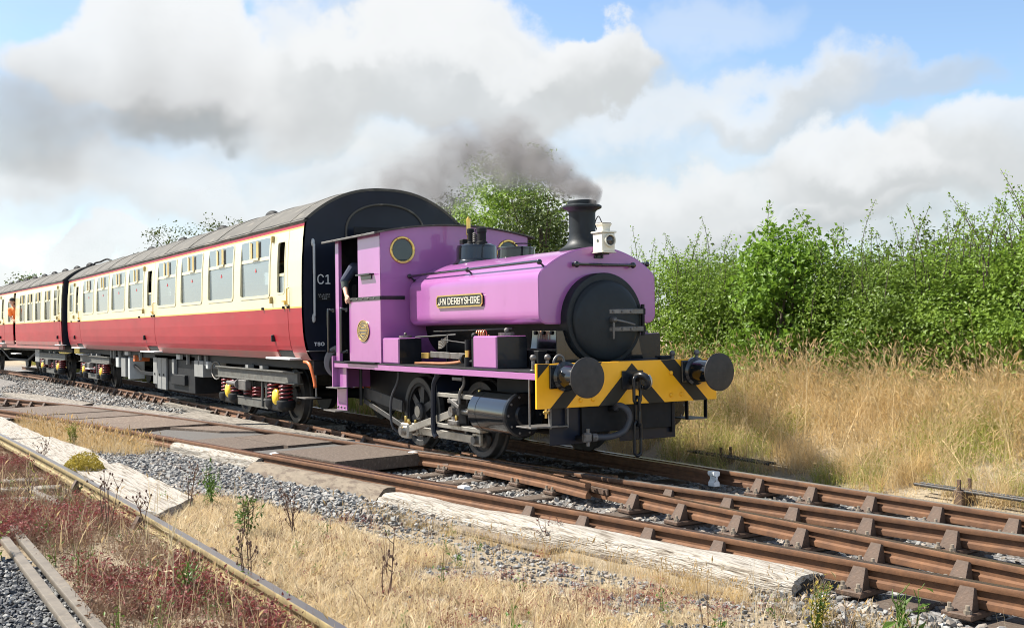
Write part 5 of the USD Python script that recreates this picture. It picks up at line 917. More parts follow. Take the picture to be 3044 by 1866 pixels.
part(car, 'steam_pipe', tube(smoothpath([(-.02, -.75, 1.0), (.10, -.78, .92), (.13, -.78, .75), (.10, -.78, .62)]), .045, 8), 'box_grey', True); part(car, 'shunter_step', [box((-.62, -1.26, .495), (-.22, -1.0, .51), .004), obox((-.40, -1.02, .95), (-.40, -1.02, .5), .05, .015)], 'dull_steel')
# gear below the floor
def ubox(x0, x1, z0, z1, mt, name='equipment_box', y0=-1.12, y1=-.75, lab=None):
    return part(car, name, box((x0-X1, y0, z0), (x1-X1, y1, z1), .01), mt, label=lab)
ubox(-21.3, -20.95, .63, .90, 'box_pale'); ubox(-20.62, -20.10, .40, .90, 'box_grey', lab='tall grey box below the carriage'); ubox(-19.78, -19.58, .36, .92, 'box_pale'); ubox(-13.43, -12.75, .62, .955, 'box_grey', lab='pale grey box left of the near bogie'); ubox(-12.55, -12.40, .80, .95, 'box_pale'); ubox(-15.28, -15.1, .62, .95, 'box_grey'); ubox(-15.4, -14.2, .40, .62, 'frame_black'); ubox(-14.9, -14.6, .95, 1.06, 'box_pale'); ubox(-20.2, -19.8, .97, 1.06, 'box_pale'); ubox(-19.2, -19.0, .82, .98, 'orange_primer')
bt = part(car, 'battery_cabinet', box((-17.15-X1, -1.05, .25), (-13.62-X1, .9, 1.02), .01), 'frame_black')
for k in range(3): d_ = part(bt, 'cabinet_door', box((-17.14+.425*k-X1, -1.10, .24 if k else .34), (-16.75+.425*k-X1, -1.052, .96), .012), 'box_grey', label='tall grey cabinet door below the carriage'); part(d_, 'latch', box((-16.98+.425*k-X1, -1.115, .55), (-16.92+.425*k-X1, -1.10, .60), .004), 'frame_black')
a = np.linspace(0, 2*pi, 30); part(car, 'hand_wheel', tube(np.stack([-12.05-X1+.33*np.cos(a), 0*a-1.05, .78+.17*np.sin(a)], 1), .014, 6), 'dull_steel', True)
part(car, 'hanger', [box((x-.03-X1, -1.12, .86), (x+.03-X1, -1.06, 1.06), .004) for x in (-22.0, -21.6, -20.9, -18.5, -14.0, -13.1, -12.6)], 'box_grey'); part(car, 'vacuum_cylinder', cyl((-12.2-X1, -.3, .35), (-12.2-X1, -.3, .9), .3, 20), 'frame_black', True)
part(car, 'footboard', box((-26.2-X1, -1.32, .90), (-25.0-X1, -1.12, .925), .004), 'white_paint'); part(car, 'footboard', box((-24.9-X1, -1.28, .50), (-24.2-X1, -1.12, .52), .004), 'white_paint')
# roof pipe at the far end, gangway bellows between the carriages
part(car, 'roof_cable', tube(smoothpath([(-19.6, -.3, roof_z(.3)+.02), (-20.1, -.35, roof_z(.3)+.10), (-20.6, -.45, roof_z(.4)+.06), (-20.93, -.6, roof_z(.6)+.02), (-21.0, -.7, 3.1)]), .03, 8), 'soot_black', True)
part(car, 'corridor_bellows', box((-L1-.32, -.55, 1.2), (-L1-.001, .55, 3.15), .05), 'rubber_hose')
# second carriage, on the curve
X2, Y2, R2_ = -27.62, -.16, .040; L2 = 20.2
def c2x(x): return (x-X2)/cos(R2_)
W2 = [(-30.30, -29.36), (-31.98, -31.02), (-33.50, -32.52), (-35.05, -34.02)]
wins2 = [(c2x(a), c2x(b), 2.0, 2.95, 'clear') for a, b in W2]+[(c2x(-28.75), c2x(-28.25), 2.1, 2.93, 'small'), (c2x(-37.65), c2x(-36.95), 2.0, 2.80, 'small'), (c2x(-41.5), c2x(-40.7), 2.0, 2.80, 'small')]
car2 = carriage('passenger_carriage', 'second cream and maroon carriage at the left edge, with an open door', (X2, Y2, 0), R2_, L2, PROF2, wins2, [(c2x(-28.15), c2x(-27.80), c2x(-28.10), c2x(-27.92)), (c2x(-36.55), c2x(-36.05), 'open'), (c2x(-39.4), c2x(-38.6))], 1.93, False, 1.16)
for xc in (-2.9, -17.2): bogie(car2, xc, 2.6)
part(car2, 'solebar', box((-L2+.02, -1.33, 1.03), (-.02, -1.28, 1.158), .004), 'maroon_dusty'); part(car2, 'corridor_bellows', box((.001, -.55, 1.2), (.30, .55, 3.15), .05), 'rubber_hose')
part(car2, 'equipment_box', box((c2x(-31.0)-2.4, -1.15, .55), (c2x(-31.0)-1.6, -.8, 1.0), .01), 'box_grey'); part(car2, 'footboard', box((c2x(-36.3), -1.5, .80), (c2x(-35.2), -1.3, .83), .004), 'white_paint')
# guard leaning out
def guard():
    c, s = cos(R2_), sin(R2_); W = lambda x, y, z: np.array([X2+x*c-y*s, Y2+x*s+y*c, z]); gx_ = c2x(-36.25)
    b0 = W(gx_, -1.25, 0); t = thing('person', 'person in orange vest and dark cap at the open door of the second carriage', 'person', (b0[0], b0[1], 1.22))
    hip, chs, hc = W(gx_, -1.22, 2.02), W(gx_+.02, -1.34, 2.42), W(gx_+.05, -1.46, 2.74); f = W(1, 0, 0)-W(0, 0, 0)
    HB, eyes, P = head_mesh(hc, f); shs = [W(gx_-.02, -1.52, 2.46), W(gx_+.02, -1.18, 2.48)]
    sk = HB+[(chs+[0, 0, .1], .07, hc-[0, 0, .05], .055), (hip, .12, chs, .14)]
    el_ = W(gx_+.05, -1.52, 2.20); wr_ = W(gx_+.22, -1.44, 2.06); sk += [(shs[0], .06, el_, .045), (el_, .045, wr_, .03)]+hand_bones(wr_, f, (0, 0, 1), .6)+[(chs, .1, q_, .07) for q_ in shs]
    e2 = W(gx_+.05, -1.2, 2.2); w2 = W(gx_+.2, -1.28, 2.0); sk += [(shs[1], .06, e2, .045), (e2, .045, w2, .03)]+hand_bones(w2, f, (0, 1, .2), .6, -1)
    for d in (-.09, .09): k_ = W(gx_+d, -1.23, 1.65); a_ = W(gx_+d, -1.18, 1.27); sk += [(hip+(k_-hip)*.1, .095, k_, .065), (k_, .063, a_, .045), (a_, .045, a_+(W(0, -1, 0)-W(0, 0, 0))*.14+[0, 0, -.01], .035)]
    body = part(t, 'body', flesh(sk, .018), 'skin', True)
    part(body, 'vest', flesh([(hip, .15, chs, .165), (chs, .13, shs[0], .085), (chs, .13, shs[1], .085), (shs[0], .085, el_+[0, 0, .05], .06), (shs[1], .08, e2+[0, 0, .05], .06)], .025), 'orange_vest', True)
    part(body, 'trousers', flesh([(hip, .125, W(gx_+d, -1.23, 1.65), .085) for d in (-.09, .09)]+[(W(gx_+d, -1.23, 1.65), .085, W(gx_+d, -1.18, 1.32), .07) for d in (-.09, .09)], .03), 'dark_cloth', True)
    part(body, 'cap', flesh([(P(-.02, 0, .075), .095, P(.01, 0, .085), .092), (P(.08, -.05, .06), .016, P(.08, .05, .06), .016), (P(.09, -.04, .055), .014, P(.12, 0, .045), .012)], .02), 'dark_cloth', True); part(body, 'eyes', eyes, 'hair_dark', True)
guard()
# ---------------------------------------------------------------- plants
def leaves(P, size, rng, out=None, aspect=.55, lift=.25):
    """small folded leaves at the points P"""
    n = len(P); nv = rng.normal(size=(n, 3))*.75; nv[:, 2] += lift*2.0
    if out is not None: nv += out*.75
    nv /= np.linalg.norm(nv, axis=1, keepdims=True); d = np.cross(nv, rng.normal(size=(n, 3))); d /= np.linalg.norm(d, axis=1, keepdims=True); s = np.cross(nv, d); nn = nv
    L = (size*rng.uniform(.65, 1.25, n))[:, None]; w = L*aspect*.5
    a, b = P-d*L*.5, P+d*L*.5; m = P-d*L*.08+nn*L*.08
    V = np.stack([a, m+s*w, b, m-s*w], 1).reshape(-1, 3); i = np.arange(n)[:, None]*4
    return tm(V, np.vstack([i+[0, 1, 2], i+[0, 2, 3]]))
def blades(P, h, w, rng, lean=.35, seed_head=0.0, curve=.5, seg=3):
    """grass blades as tapering strips, some with a seed head"""
    n = len(P); a = rng.uniform(0, 2*pi, n); ln = rng.uniform(.1, 1, n)*lean; h = h*rng.uniform(.55, 1.15, n); d = np.stack([np.cos(a), np.sin(a), 0*a], 1); s = np.stack([-np.sin(a+rng.normal(0, .6, n)), np.cos(a), 0*a], 1)
    V, F = [], []
    for k in range(seg+1):
        t = k/seg; c = P+d*(h*ln*(t*(1-curve)+curve*t*t))[:, None]+np.array([0, 0, 1])*(h*t*(1-.35*ln*t))[:, None]; ww = w*(1-t*.85)
        V += [c-s*ww/2, c+s*ww/2]
    m = 2*(seg+1); VV = np.stack(V, 1).reshape(-1, 3); i = np.arange(n)[:, None]*m
    F = [i+f for k in range(seg) for f in ([2*k, 2*k+1, 2*k+3], [2*k, 2*k+3, 2*k+2])]; out = [tm(VV, np.vstack(F))]
    if seed_head:
        q = rng.uniform(0, 1, n) < seed_head; tip = (V[-1][q]+V[-2][q])/2; dd = tip-(V[-3][q]+V[-4][q])/2; dd /= np.linalg.norm(dd, axis=1, keepdims=True)
        k = len(tip); hl = rng.uniform(.04, .085, k)[:, None]
        for r in (0, 1):
            ss = s[q] if r == 0 else np.cross(dd, s[q]); VV = np.stack([tip-dd*hl*.2, tip+dd*hl*.35+ss*.008, tip+dd*hl+d[q]*hl*.3, tip+dd*hl*.35-ss*.008], 1).reshape(-1, 3); i = np.arange(k)[:, None]*4; out.append(tm(VV, np.vstack([i+[0, 1, 2], i+[0, 2, 3]])))
    return join(out)
def bush(name, label, cat, x, y, w, d, h, mt, lsize, nleaf, seed, shoots=0, shoot_h=.8, group=None, base=.1, clump=.13, stems=7, lift=.25, top_lean=.2):
    rng = np.random.default_rng(seed); gz = float(ground_z(x, y))-.03; t = thing(name, label, cat, (x, y, gz), 0, group)
    nc = max(nleaf//38, 8); u = rng.normal(size=(nc*3, 3)); u /= np.linalg.norm(u, axis=1, keepdims=True); r = rng.uniform(.25, 1, len(u))**.42
    lump = .72+.62*meshkit.fbm(u*1.7+seed*3.1, 3, seed); c = u*r[:, None]*lump[:, None]*np.array([w/2, d/2, h*.53]); c[:, 2] += h*(.50+base*.5); c = c[(c[:, 2] > h*base*.4) & ((meshkit.fbm(c*1.9+seed, 3, seed+5) > .40) | (c[:, 2] > h*.85))][:nc]
    P = (c[:, None, :]+rng.normal(size=(len(c), 38, 3))*np.array([clump, clump, clump*.7])*rng.uniform(.6, 1.3, (len(c), 1, 1))).reshape(-1, 3); P = P[P[:, 2] > .02]
    o = P-np.array([0, 0, h*.45]); o /= np.linalg.norm(o, axis=1, keepdims=True)+1e-6; ms = [leaves(P+[x, y, gz], np.full(len(P), lsize), rng, o, lift=lift)]
    st, sl = [], []
    for k in range(stems):
        b = np.array([x+rng.normal(0, w*.10), y+rng.normal(0, d*.1), gz]); e = c[rng.integers(len(c))]+[x, y, gz]; st.append(tube(smoothpath([b, b+(e-b)*.4+[0, 0, .12*h], e], 4), np.linspace(.035, .008, 9), 5))
    for k in range(shoots):
        j = c[c[:, 2] > h*.62]; b = j[rng.integers(len(j))]+[x, y, gz]; L = shoot_h*rng.uniform(.45, 1.15); lean = rng.normal(0, top_lean, 2); p = smoothpath([b, b+np.array([lean[0]*.4, lean[1]*.4, .5])*L, b+np.array([lean[0]*1.2, lean[1]*1.2, 1])*L], 6)
        st.append(tube(p, np.linspace(.009, .003, len(p)), 4)); tt = rng.uniform(0, 1, int(75*L/.8)); q = np.stack([np.interp(tt, np.linspace(0, 1, len(p)), p[:, i]) for i in range(3)], 1)+rng.normal(0, 1, (len(tt), 3))*(.018+.075*(1-tt[:, None]))
        sl.append(leaves(q, np.full(len(q), lsize*.72), rng, lift=lift))
    part(t, 'crown', join(ms+sl), mt); part(t, 'stem', st, 'bark', True); return t
HB_ = [(-6.3, 5.7, 1.9, 1.9, 2.65), (-5.0, 5.6, 1.9, 1.9, 2.55), (-3.9, 5.5, 1.7, 1.8, 2.45), (-1.75, 5.6, 1.8, 1.9, 2.35), (-.75, 5.5, 1.8, 1.9, 2.35), (.3, 5.5, 1.8, 1.9, 2.4), (1.3, 5.6, 1.8, 2.0, 2.6), (2.3, 5.8, 1.8, 2.0, 2.6)]
HL = ['hawthorn bush right behind the front of the lilac tank', 'hawthorn bush between the tank and the tall bright elder', 'dense hawthorn bush on the left flank of the elder', 'hawthorn bush on the right flank of the elder, with leaning shoots on top', 'olive green hawthorn bush in the middle of the right hand hedge', 'hawthorn bush with bright sprays of shoots, right of the middle of the hedge', 'hawthorn bush with the tallest bare shoots, near the right edge', 'hawthorn bush cut by the right edge of the picture']
for k, ((x, y, w, d, h), lb) in enumerate(zip(HB_, HL)):
    bush('hawthorn_bush', lb, 'bush', x, y, w*1.15, d, h-.38, 'hawthorn_leaf', .060, 19000, 40+k, [50, 46, 30, 40, 40, 56, 40, 16][k], [.80, .72, .66, .85, .72, .85, .9, .7][k], base=.10)
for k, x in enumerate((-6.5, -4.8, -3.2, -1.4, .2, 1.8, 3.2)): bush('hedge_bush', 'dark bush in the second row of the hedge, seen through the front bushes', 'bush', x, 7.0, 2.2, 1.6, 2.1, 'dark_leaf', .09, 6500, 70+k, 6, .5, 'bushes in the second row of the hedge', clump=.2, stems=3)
bush('elder_bush', 'tall bright green elder bush standing out of the hedge behind the right buffer', 'bush', -2.85, 5.15, 1.55, 1.5, 2.55, 'elder_leaf', .10, 7600, 90, 16, .45, clump=.15, stems=9, lift=.05, top_lean=.12)
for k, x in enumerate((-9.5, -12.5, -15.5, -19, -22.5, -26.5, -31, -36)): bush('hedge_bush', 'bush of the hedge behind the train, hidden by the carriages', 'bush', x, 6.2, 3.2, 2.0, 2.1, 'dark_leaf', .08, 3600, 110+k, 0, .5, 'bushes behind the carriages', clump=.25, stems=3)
def tree(label, x, y, w, h, trunk_h, mt, lsize, nleaf, seed, clump, name='broadleaf_tree', flat=1.0):
    rng = np.random.default_rng(seed); gz = float(ground_z(x, y)); t = thing(name, label, 'tree', (x, y, gz))
    tr = [tube(smoothpath([(x, y, gz-.2), (x+.1, y, gz+trunk_h*.6), (x+.05, y+.1, gz+trunk_h), (x, y, gz+h*.75)], 5), np.linspace(.24, .06, 16), 9)]
    nc = nleaf//46; u = rng.normal(size=(nc*2, 3)); u /= np.linalg.norm(u, axis=1, keepdims=True); r = rng.uniform(.1, 1, len(u))**.45; lump = .60+.85*meshkit.fbm(u*1.9+seed*2.3, 3, seed)
    c = u*(r*lump)[:, None]*np.array([w/2, w/2*.9, (h-trunk_h)*.55*flat]); c[:, 2] += trunk_h+(h-trunk_h)*.5; c = c[:nc]
    P = (c[:, None, :]+rng.normal(size=(len(c), 46, 3))*clump*rng.uniform(.5, 1.3, (len(c), 1, 1))*[1, 1, .65]).reshape(-1, 3); o = P-[0, 0, trunk_h+.4*(h-trunk_h)]; o /= np.linalg.norm(o, axis=1, keepdims=True)+1e-6
    ms = leaves(P+[x, y, gz], np.full(len(P), lsize), rng, o)
    for k in range(16):
        e = c[rng.integers(len(c))]+[x, y, gz]; b = np.array([x, y, gz+trunk_h*rng.uniform(.6, 1.1)]); tr.append(tube(smoothpath([b, (b+e)/2+[0, 0, .3], e], 4), np.linspace(.08, .015, 9), 6))
    part(t, 'crown', ms, mt); part(t, 'trunk', tr, 'bark', True); return t
tree('dark green tree behind the locomotive, in the smoke left of its chimney', -23.4, 12.3, 4.5, 6.75, 1.3, 'hawthorn_leaf', .15, 15000, 201, .30)
tree('olive tree lower down close behind the black chimney', -20.7, 11.9, 2.9, 5.5, 1.0, 'dark_leaf', .13, 9000, 202, .26)
tree('smaller tree between the carriage roof and the tall tree behind the locomotive', -28.4, 12.6, 3.4, 6.15, 1.2, 'dark_leaf', .13, 4600, 203, .30)
tree('sparse tree rising behind the roof of the first carriage, left one', -60.5, 9.5, 5.0, 6.9, 2.0, 'dark_leaf', .17, 2600, 204, .38)
tree('tree top behind the roof of the first carriage, right one', -50, 9.8, 7.5, 6.85, 2.0, 'dark_leaf', .17, 3200, 205, .4)
tree('small distant tree at the left edge above the second carriage', -112, 8.5, 8, 6.6, 1.5, 'dark_leaf', .3, 2600, 206, .6)

# ---------------------------------------------------------------- grass, weeds and stones nobody could count
def herb(rng, n, r, h, ls): a, q = rng.uniform(0, 2*pi, n), r*np.sqrt(rng.uniform(0, 1, n)); return leaves(np.stack([q*np.cos(a), q*np.sin(a), rng.uniform(0, 1, n)**1.3*h], 1), np.full(n, ls), rng, aspect=.4, lift=.3)
def tuft(rng, n, r, h, w, **k):
    a, q = rng.uniform(0, 2*pi, n), r*np.sqrt(rng.uniform(0, 1, n)); return blades(np.stack([q*np.cos(a), q*np.sin(a), 0*q-.02], 1), np.full(n, h), w, rng, **k)
rg = np.random.default_rng(11)
V_POLY = Polygon([(-9, 1.55), (-3, 1.6), (0, 1.45), (3, 1.42), (8, 1.5), (8, 5.4), (-9, 5.4)])
vp = scatter(V_POLY, 6200, rg); cl = fbm2(vp[:, 0], vp[:, 1], 2.2, 13); keep = ((vp[:, 1] > 1.75+.35*fbm2(vp[:, 0], vp[:, 1], 1.2, 3)-.15) | (rg.uniform(0, 1, len(vp)) < .35)) & (cl > .42); vp, cl = vp[keep], cl[keep]
sc = (.40+.60*np.clip((vp[:, 1]-1.5)/2.4, 0, 1))*(.35+1.25*cl)
gr_ = fbm2(vp[:, 0], vp[:, 1], .75, 61)+.12*np.clip((vp[:, 1]-3.2), 0, 1)
for nm_, sel, protos, lb in (
    ('tall_dry_grass', gr_ <= .52, [(tuft(rg, 20, .17, .70, .008, lean=1.1, seed_head=.25, curve=.75), 'verge_grass') for _ in range(3)]+[(tuft(rg, 16, .17, .60, .008, lean=1.3, seed_head=.25, curve=.8), 'verge_pale') for _ in range(2)]+[(tuft(rg, 20, .15, .88, .0055, lean=.85, seed_head=.6, curve=.8), 'verge_pale')], 'tall dry golden grass with seed heads covering the bank below the hedge'),
    ('greenish_grass', gr_ > .52, [(join([tuft(rg, 18, .16, .55, .009, lean=1.0, curve=.7), herb(rg, 16, .15, .4, .05)]), 'verge_green') for _ in range(2)]+[(tuft(rg, 18, .16, .70, .008, lean=1.1, seed_head=.3, curve=.75), 'verge_grass'), (tuft(rg, 20, .15, .88, .0055, lean=.85, seed_head=.6, curve=.8), 'verge_pale')], 'patches of greener grass mixed into the dry bank')):
    w_ = vp[sel]; instancer(nm_, protos, np.column_stack([w_, ground_z(w_[:, 0], w_[:, 1])]), rg.uniform(0, 6.28, len(w_)), sc[sel], lb, (rg.normal(0, .28, len(w_)), rg.uniform(0, 6.28, len(w_))))
lp2 = scatter(Polygon([(-6, 1.9), (3, 1.8), (3, 5.0), (-6, 5.0)]), 330, rg)
instancer('long_stems', [(tuft(rg, 3, .1, 1.15, .009, lean=1.2, seed_head=1.0, curve=.9, seg=6), 'verge_pale') for _ in range(4)], np.column_stack([lp2, ground_z(lp2[:, 0], lp2[:, 1])]), rg.uniform(0, 6.28, len(lp2)), rg.uniform(.6, 1.1, len(lp2)), 'long pale bent grass stems standing out of the dry bank', (rg.normal(0, .35, len(lp2)), rg.uniform(0, 6.28, len(lp2))))
bp = scatter(Polygon([(-60, 1.7), (-9, 1.6), (-9, 6), (-60, 6)]), 2600, rg)
instancer('rough_grass', [(tuft(rg, 26, .25, .6, .02, lean=.6), 'verge_grass'), (tuft(rg, 26, .25, .55, .02, lean=.6), 'verge_green')], np.column_stack([bp, ground_z(bp[:, 0], bp[:, 1])]), rg.uniform(0, 6.28, len(bp)), rg.uniform(.6, 1.3, len(bp)), 'rough grass beyond the track, seen under the carriages')
# foreground
F_POLY = Polygon([(-2.3, -4.3), (-1.4, -3.75), (-.2, -3.15), (1.2, -2.75), (3.2, -2.55), (4.3, -2.35), (6.5, -2.05), (7.5, -4.5), (5.5, -5.6), (3.9, -5.05), (0, -4.98), (-2.0, -4.97)])
fp = scatter(F_POLY, 19000, rg); dn = .55*fbm2(fp[:, 0], fp[:, 1], 1.15, 21)+.45*fbm2(fp[:, 0], fp[:, 1], 3.4, 22)+.22*np.clip((-3.1-fp[:, 1])/1.2, -.6, .6)-.10*np.clip(1-fp[:, 0], 0, 2)*np.clip(fp[:, 1]+3.9, 0, 1)-.11*np.exp(-((fp[:, 0]-1.2)/1.0)**2-((fp[:, 1]+3.0)/.5)**2); k_ = dn > .50; fp, dn = fp[k_], dn[k_]
fs = np.clip(.42+5*(dn-.50), .42, 1.05)*rg.uniform(.6, 1.35, len(fp))
protos = [(tuft(rg, 11, .07, .115, .0052, lean=1.3, curve=.75), 'dry_grass') for _ in range(4)]+[(tuft(rg, 11, .085, .085, .0055, lean=1.6, curve=.7), 'verge_grass'), (tuft(rg, 9, .08, .13, .005, lean=1.5, curve=.85), 'verge_pale'), (join([tuft(rg, 6, .08, .09, .005, lean=1.5), herb(rg, 8, .08, .05, .02)]), 'brown_leaf')]
instancer('short_dry_grass', protos, np.column_stack([fp, ground_z(fp[:, 0], fp[:, 1])]), rg.uniform(0, 6.28, len(fp)), fs, 'short bleached dry grass covering the foreground', (rg.normal(0, .3, len(fp)), rg.uniform(0, 6.28, len(fp))))
gp = np.vstack([scatter(Polygon([(-13.5, -4.35), (-9.2, -3.6), (-6.7, -3.35), (-6.4, -3.9), (-7.6, -4.35), (-9.3, -4.48), (-13.5, -4.55)]), 420, rg), scatter(Polygon([(-.3, -2.95), (4.2, -2.2), (4.3, -2.35), (-.2, -3.1)]), 150, rg), scatter(Polygon([(3.6, -2.35), (5.6, -2.05), (5.6, -2.3), (3.6, -2.6)]), 90, rg), scatter(Polygon([(4.25, -2.05), (4.55, -1.95), (4.6, -1.8), (4.3, -1.85)]), 16, rg)])
instancer('dry_grass_patch', [(tuft(rg, 22, .15, .34, .006, lean=.75, seed_head=.25), 'dry_grass'), (tuft(rg, 22, .15, .30, .006, lean=.8, seed_head=.2), 'verge_grass')], np.column_stack([gp, ground_z(gp[:, 0], gp[:, 1])]), rg.uniform(0, 6.28, len(gp)), rg.uniform(.45, 1.0, len(gp))*np.where(gp[:, 0] > -.5, .5, 1), 'dry grass growing against the crossing boards at the left and round the log end')
# red ground cover among the disused rails
R_POLY = Polygon([(-14, -5.2), (-4.6, -5.15), (3.8, -5.12), (4.9, -5.4), (4.6, -6.05), (1.0, -6.03), (.2, -6.25), (.9, -6.8), (1.6, -8.5), (-3, -9), (-14, -9)])
rp = scatter(R_POLY, 8200, rg); n_ = fbm2(rp[:, 0], rp[:, 1], .9, 31); rp1 = rp[n_ > .50]; rp2 = rp[(n_ <= .60)][:3800]
instancer('red_stonecrop', [(join([herb(rg, 46, .10, .13, .030), tuft(rg, 8, .08, .13, .004, lean=.8)]), 'red_leaf') for _ in range(4)]+[(join([herb(rg, 40, .10, .10, .028), tuft(rg, 14, .08, .16, .0035, lean=.8)]), 'brown_leaf') for _ in range(2)], np.column_stack([rp1, ground_z(rp1[:, 0], rp1[:, 1])]), rg.uniform(0, 6.28, len(rp1)), rg.uniform(.6, 1.4, len(rp1)), 'low red leaved weeds covering the disused track')
instancer('brown_weeds', [(join([herb(rg, 34, .10, .12, .026), tuft(rg, 12, .08, .2, .0035, lean=.8)]), 'brown_leaf') for _ in range(3)], np.column_stack([rp2, ground_z(rp2[:, 0], rp2[:, 1])]), rg.uniform(0, 6.28, len(rp2)), rg.uniform(.5, 1.3, len(rp2)), 'dead brown weeds among the red plants of the disused track')
st_p = np.vstack([scatter(R_POLY.intersection(sbox(-6, -7, 5, -5)), 520, rg), scatter(F_POLY, 260, rg)])
instancer('wispy_stems', [(tuft(rg, 4, .06, .34, .006, lean=.6, seed_head=.5, curve=.8, seg=5), m_) for m_ in ('brown_leaf', 'verge_pale', 'dry_grass', 'verge_pale')]+[(join([tuft(rg, 5, .05, .2, .007, lean=.6), herb(rg, 22, .07, .16, .035)]), 'weed_green')], np.column_stack([st_p, ground_z(st_p[:, 0], st_p[:, 1])]), rg.uniform(0, 6.28, len(st_p)), rg.uniform(.4, 1.15, len(st_p)), 'thin dry stems and small green shoots scattered through the weeds and short grass', (rg.normal(0, .25, len(st_p)), rg.uniform(0, 6.28, len(st_p))))
sp_ = scatter(F_POLY, 1500, rg); sp_ = sp_[fbm2(sp_[:, 0], sp_[:, 1], 1.0, 51) > .56]
instancer('reddish_weeds', [(join([herb(rg, 30, .09, .09, .022), tuft(rg, 10, .08, .15, .0035, lean=.9)]), 'red_leaf'), (herb(rg, 30, .10, .08, .022), 'brown_leaf')], np.column_stack([sp_, ground_z(sp_[:, 0], sp_[:, 1])]), rg.uniform(0, 6.28, len(sp_)), rg.uniform(.4, 1.0, len(sp_)), 'small reddish weeds scattered through the dry foreground grass')
# ballast
def stone(seed, flat_=.6):
    r_ = np.random.default_rng(seed); return trimesh.convex.convex_hull((lambda q: q/np.linalg.norm(q, axis=1, keepdims=True)*r_.uniform(.75, 1.1, (15, 1)))(r_.normal(size=(15, 3)))*[.58, .45, flat_*.55])
def ballast(name, poly, n, s0, s1, label, mts, zo=.0, layers=.05, filt=None):
    p = scatter(poly, n, rg)
    if filt is not None: p = p[filt(p)]
    z = ground_z(p[:, 0], p[:, 1])+zo+layers*rg.uniform(0, 1, len(p))**1.5; n = len(p)
    instancer(name, [(stone(300+k), mts[k % len(mts)]) for k in range(6)], np.column_stack([p, z]), rg.uniform(0, 6.28, n), rg.uniform(s0, s1, n), label, (rg.normal(0, .5, n), rg.uniform(0, 6.28, n)))
ballast('ballast', W_POLY, 15000, .034, .078, 'blue grey crushed stone between the timbers and the crossing boards', ['stone_grey', 'stone_grey', 'stone_grey', 'stone_grey', 'stone_brown'], 0, .06, lambda p: rg.uniform(0, 1, len(p)) < 1.15-1.1*np.clip((p[:, 0]+1.2)/2.2, 0, 1)*(1-np.clip((p[:, 1]+3.0)/.5, 0, 1)))
G_POLY = Polygon([(x, float(A_near(x))-.25) for x in np.arange(-34, -9, 1.0)]+[(x, float(B_far(x))+.55) for x in np.arange(-11, -26, -1.0)])
ballast('ballast', G_POLY.buffer(0), 12000, .06, .12, 'grey crushed stone between the two tracks at the left', ['stone_grey', 'stone_grey', 'stone_brown'], .03, .06)
ballast('ballast', Polygon([(-4, -2.3), (-.5, -2.1), (1, -2.0), (6.5, -1.3), (6.5, 1.7), (-4, 1.5)]), 15000, .04, .085, 'pale and grey stones between the four rails on the right', ['stone_grey', 'stone_brown', 'stone_grey', 'stone_brown'], -.03, .05)
ballast('ballast', Polygon([(3.9, -1.95), (7, -1.45), (7, -2.3), (4.4, -2.35)]), 1500, .035, .075, 'pale stones in front of the nearest rail at the right edge', ['stone_grey', 'stone_brown'], 0, .05)
ballast('ballast', Polygon([(-45, -2.2), (-5, -1.2), (-4, -1.2), (-4, 1.3), (-45, .8)]), 9000, .05, .11, 'dark stones between the rails under the train', ['stone_brown', 'stone_grey', 'stone_black'], 0, .05)
ballast('stray_stones', F_POLY, 9000, .016, .05, 'loose stones scattered in the dry foreground grass', ['stone_grey', 'stone_brown', 'stone_grey'], 0, .015, lambda p: (.55*fbm2(p[:, 0], p[:, 1], 1.15, 21)+.45*fbm2(p[:, 0], p[:, 1], 3.4, 22)+.22*np.clip((-3.1-p[:, 1])/1.2, -.6, .6)-.13*np.exp(-((p[:, 0]-1.2)/1.0)**2-((p[:, 1]+3.0)/.5)**2) < .53) | (rg.uniform(0, 1, len(p)) < .25))
ballast('cinders', Polygon([(1.0, -6.6), (3.6, -6.55), (3.6, -6.16), (1.0, -6.16)]).union(Polygon([(1.5, -6.10), (3.6, -6.10), (3.6, -6.2), (1.5, -6.2)])), 3600, .02, .05, 'dark cinders and stones beside the two dull rails', ['stone_black', 'stone_grey', 'stone_black'], .0, .03)
ballast('cinders', affinity.scale(Point(5.25, -3.15).buffer(1, quad_segs=6), .75, .30), 1500, .012, .035, 'patch of black cinders in the grass at the bottom right', ['stone_black', 'stone_black', 'stone_grey'], .015, .02)

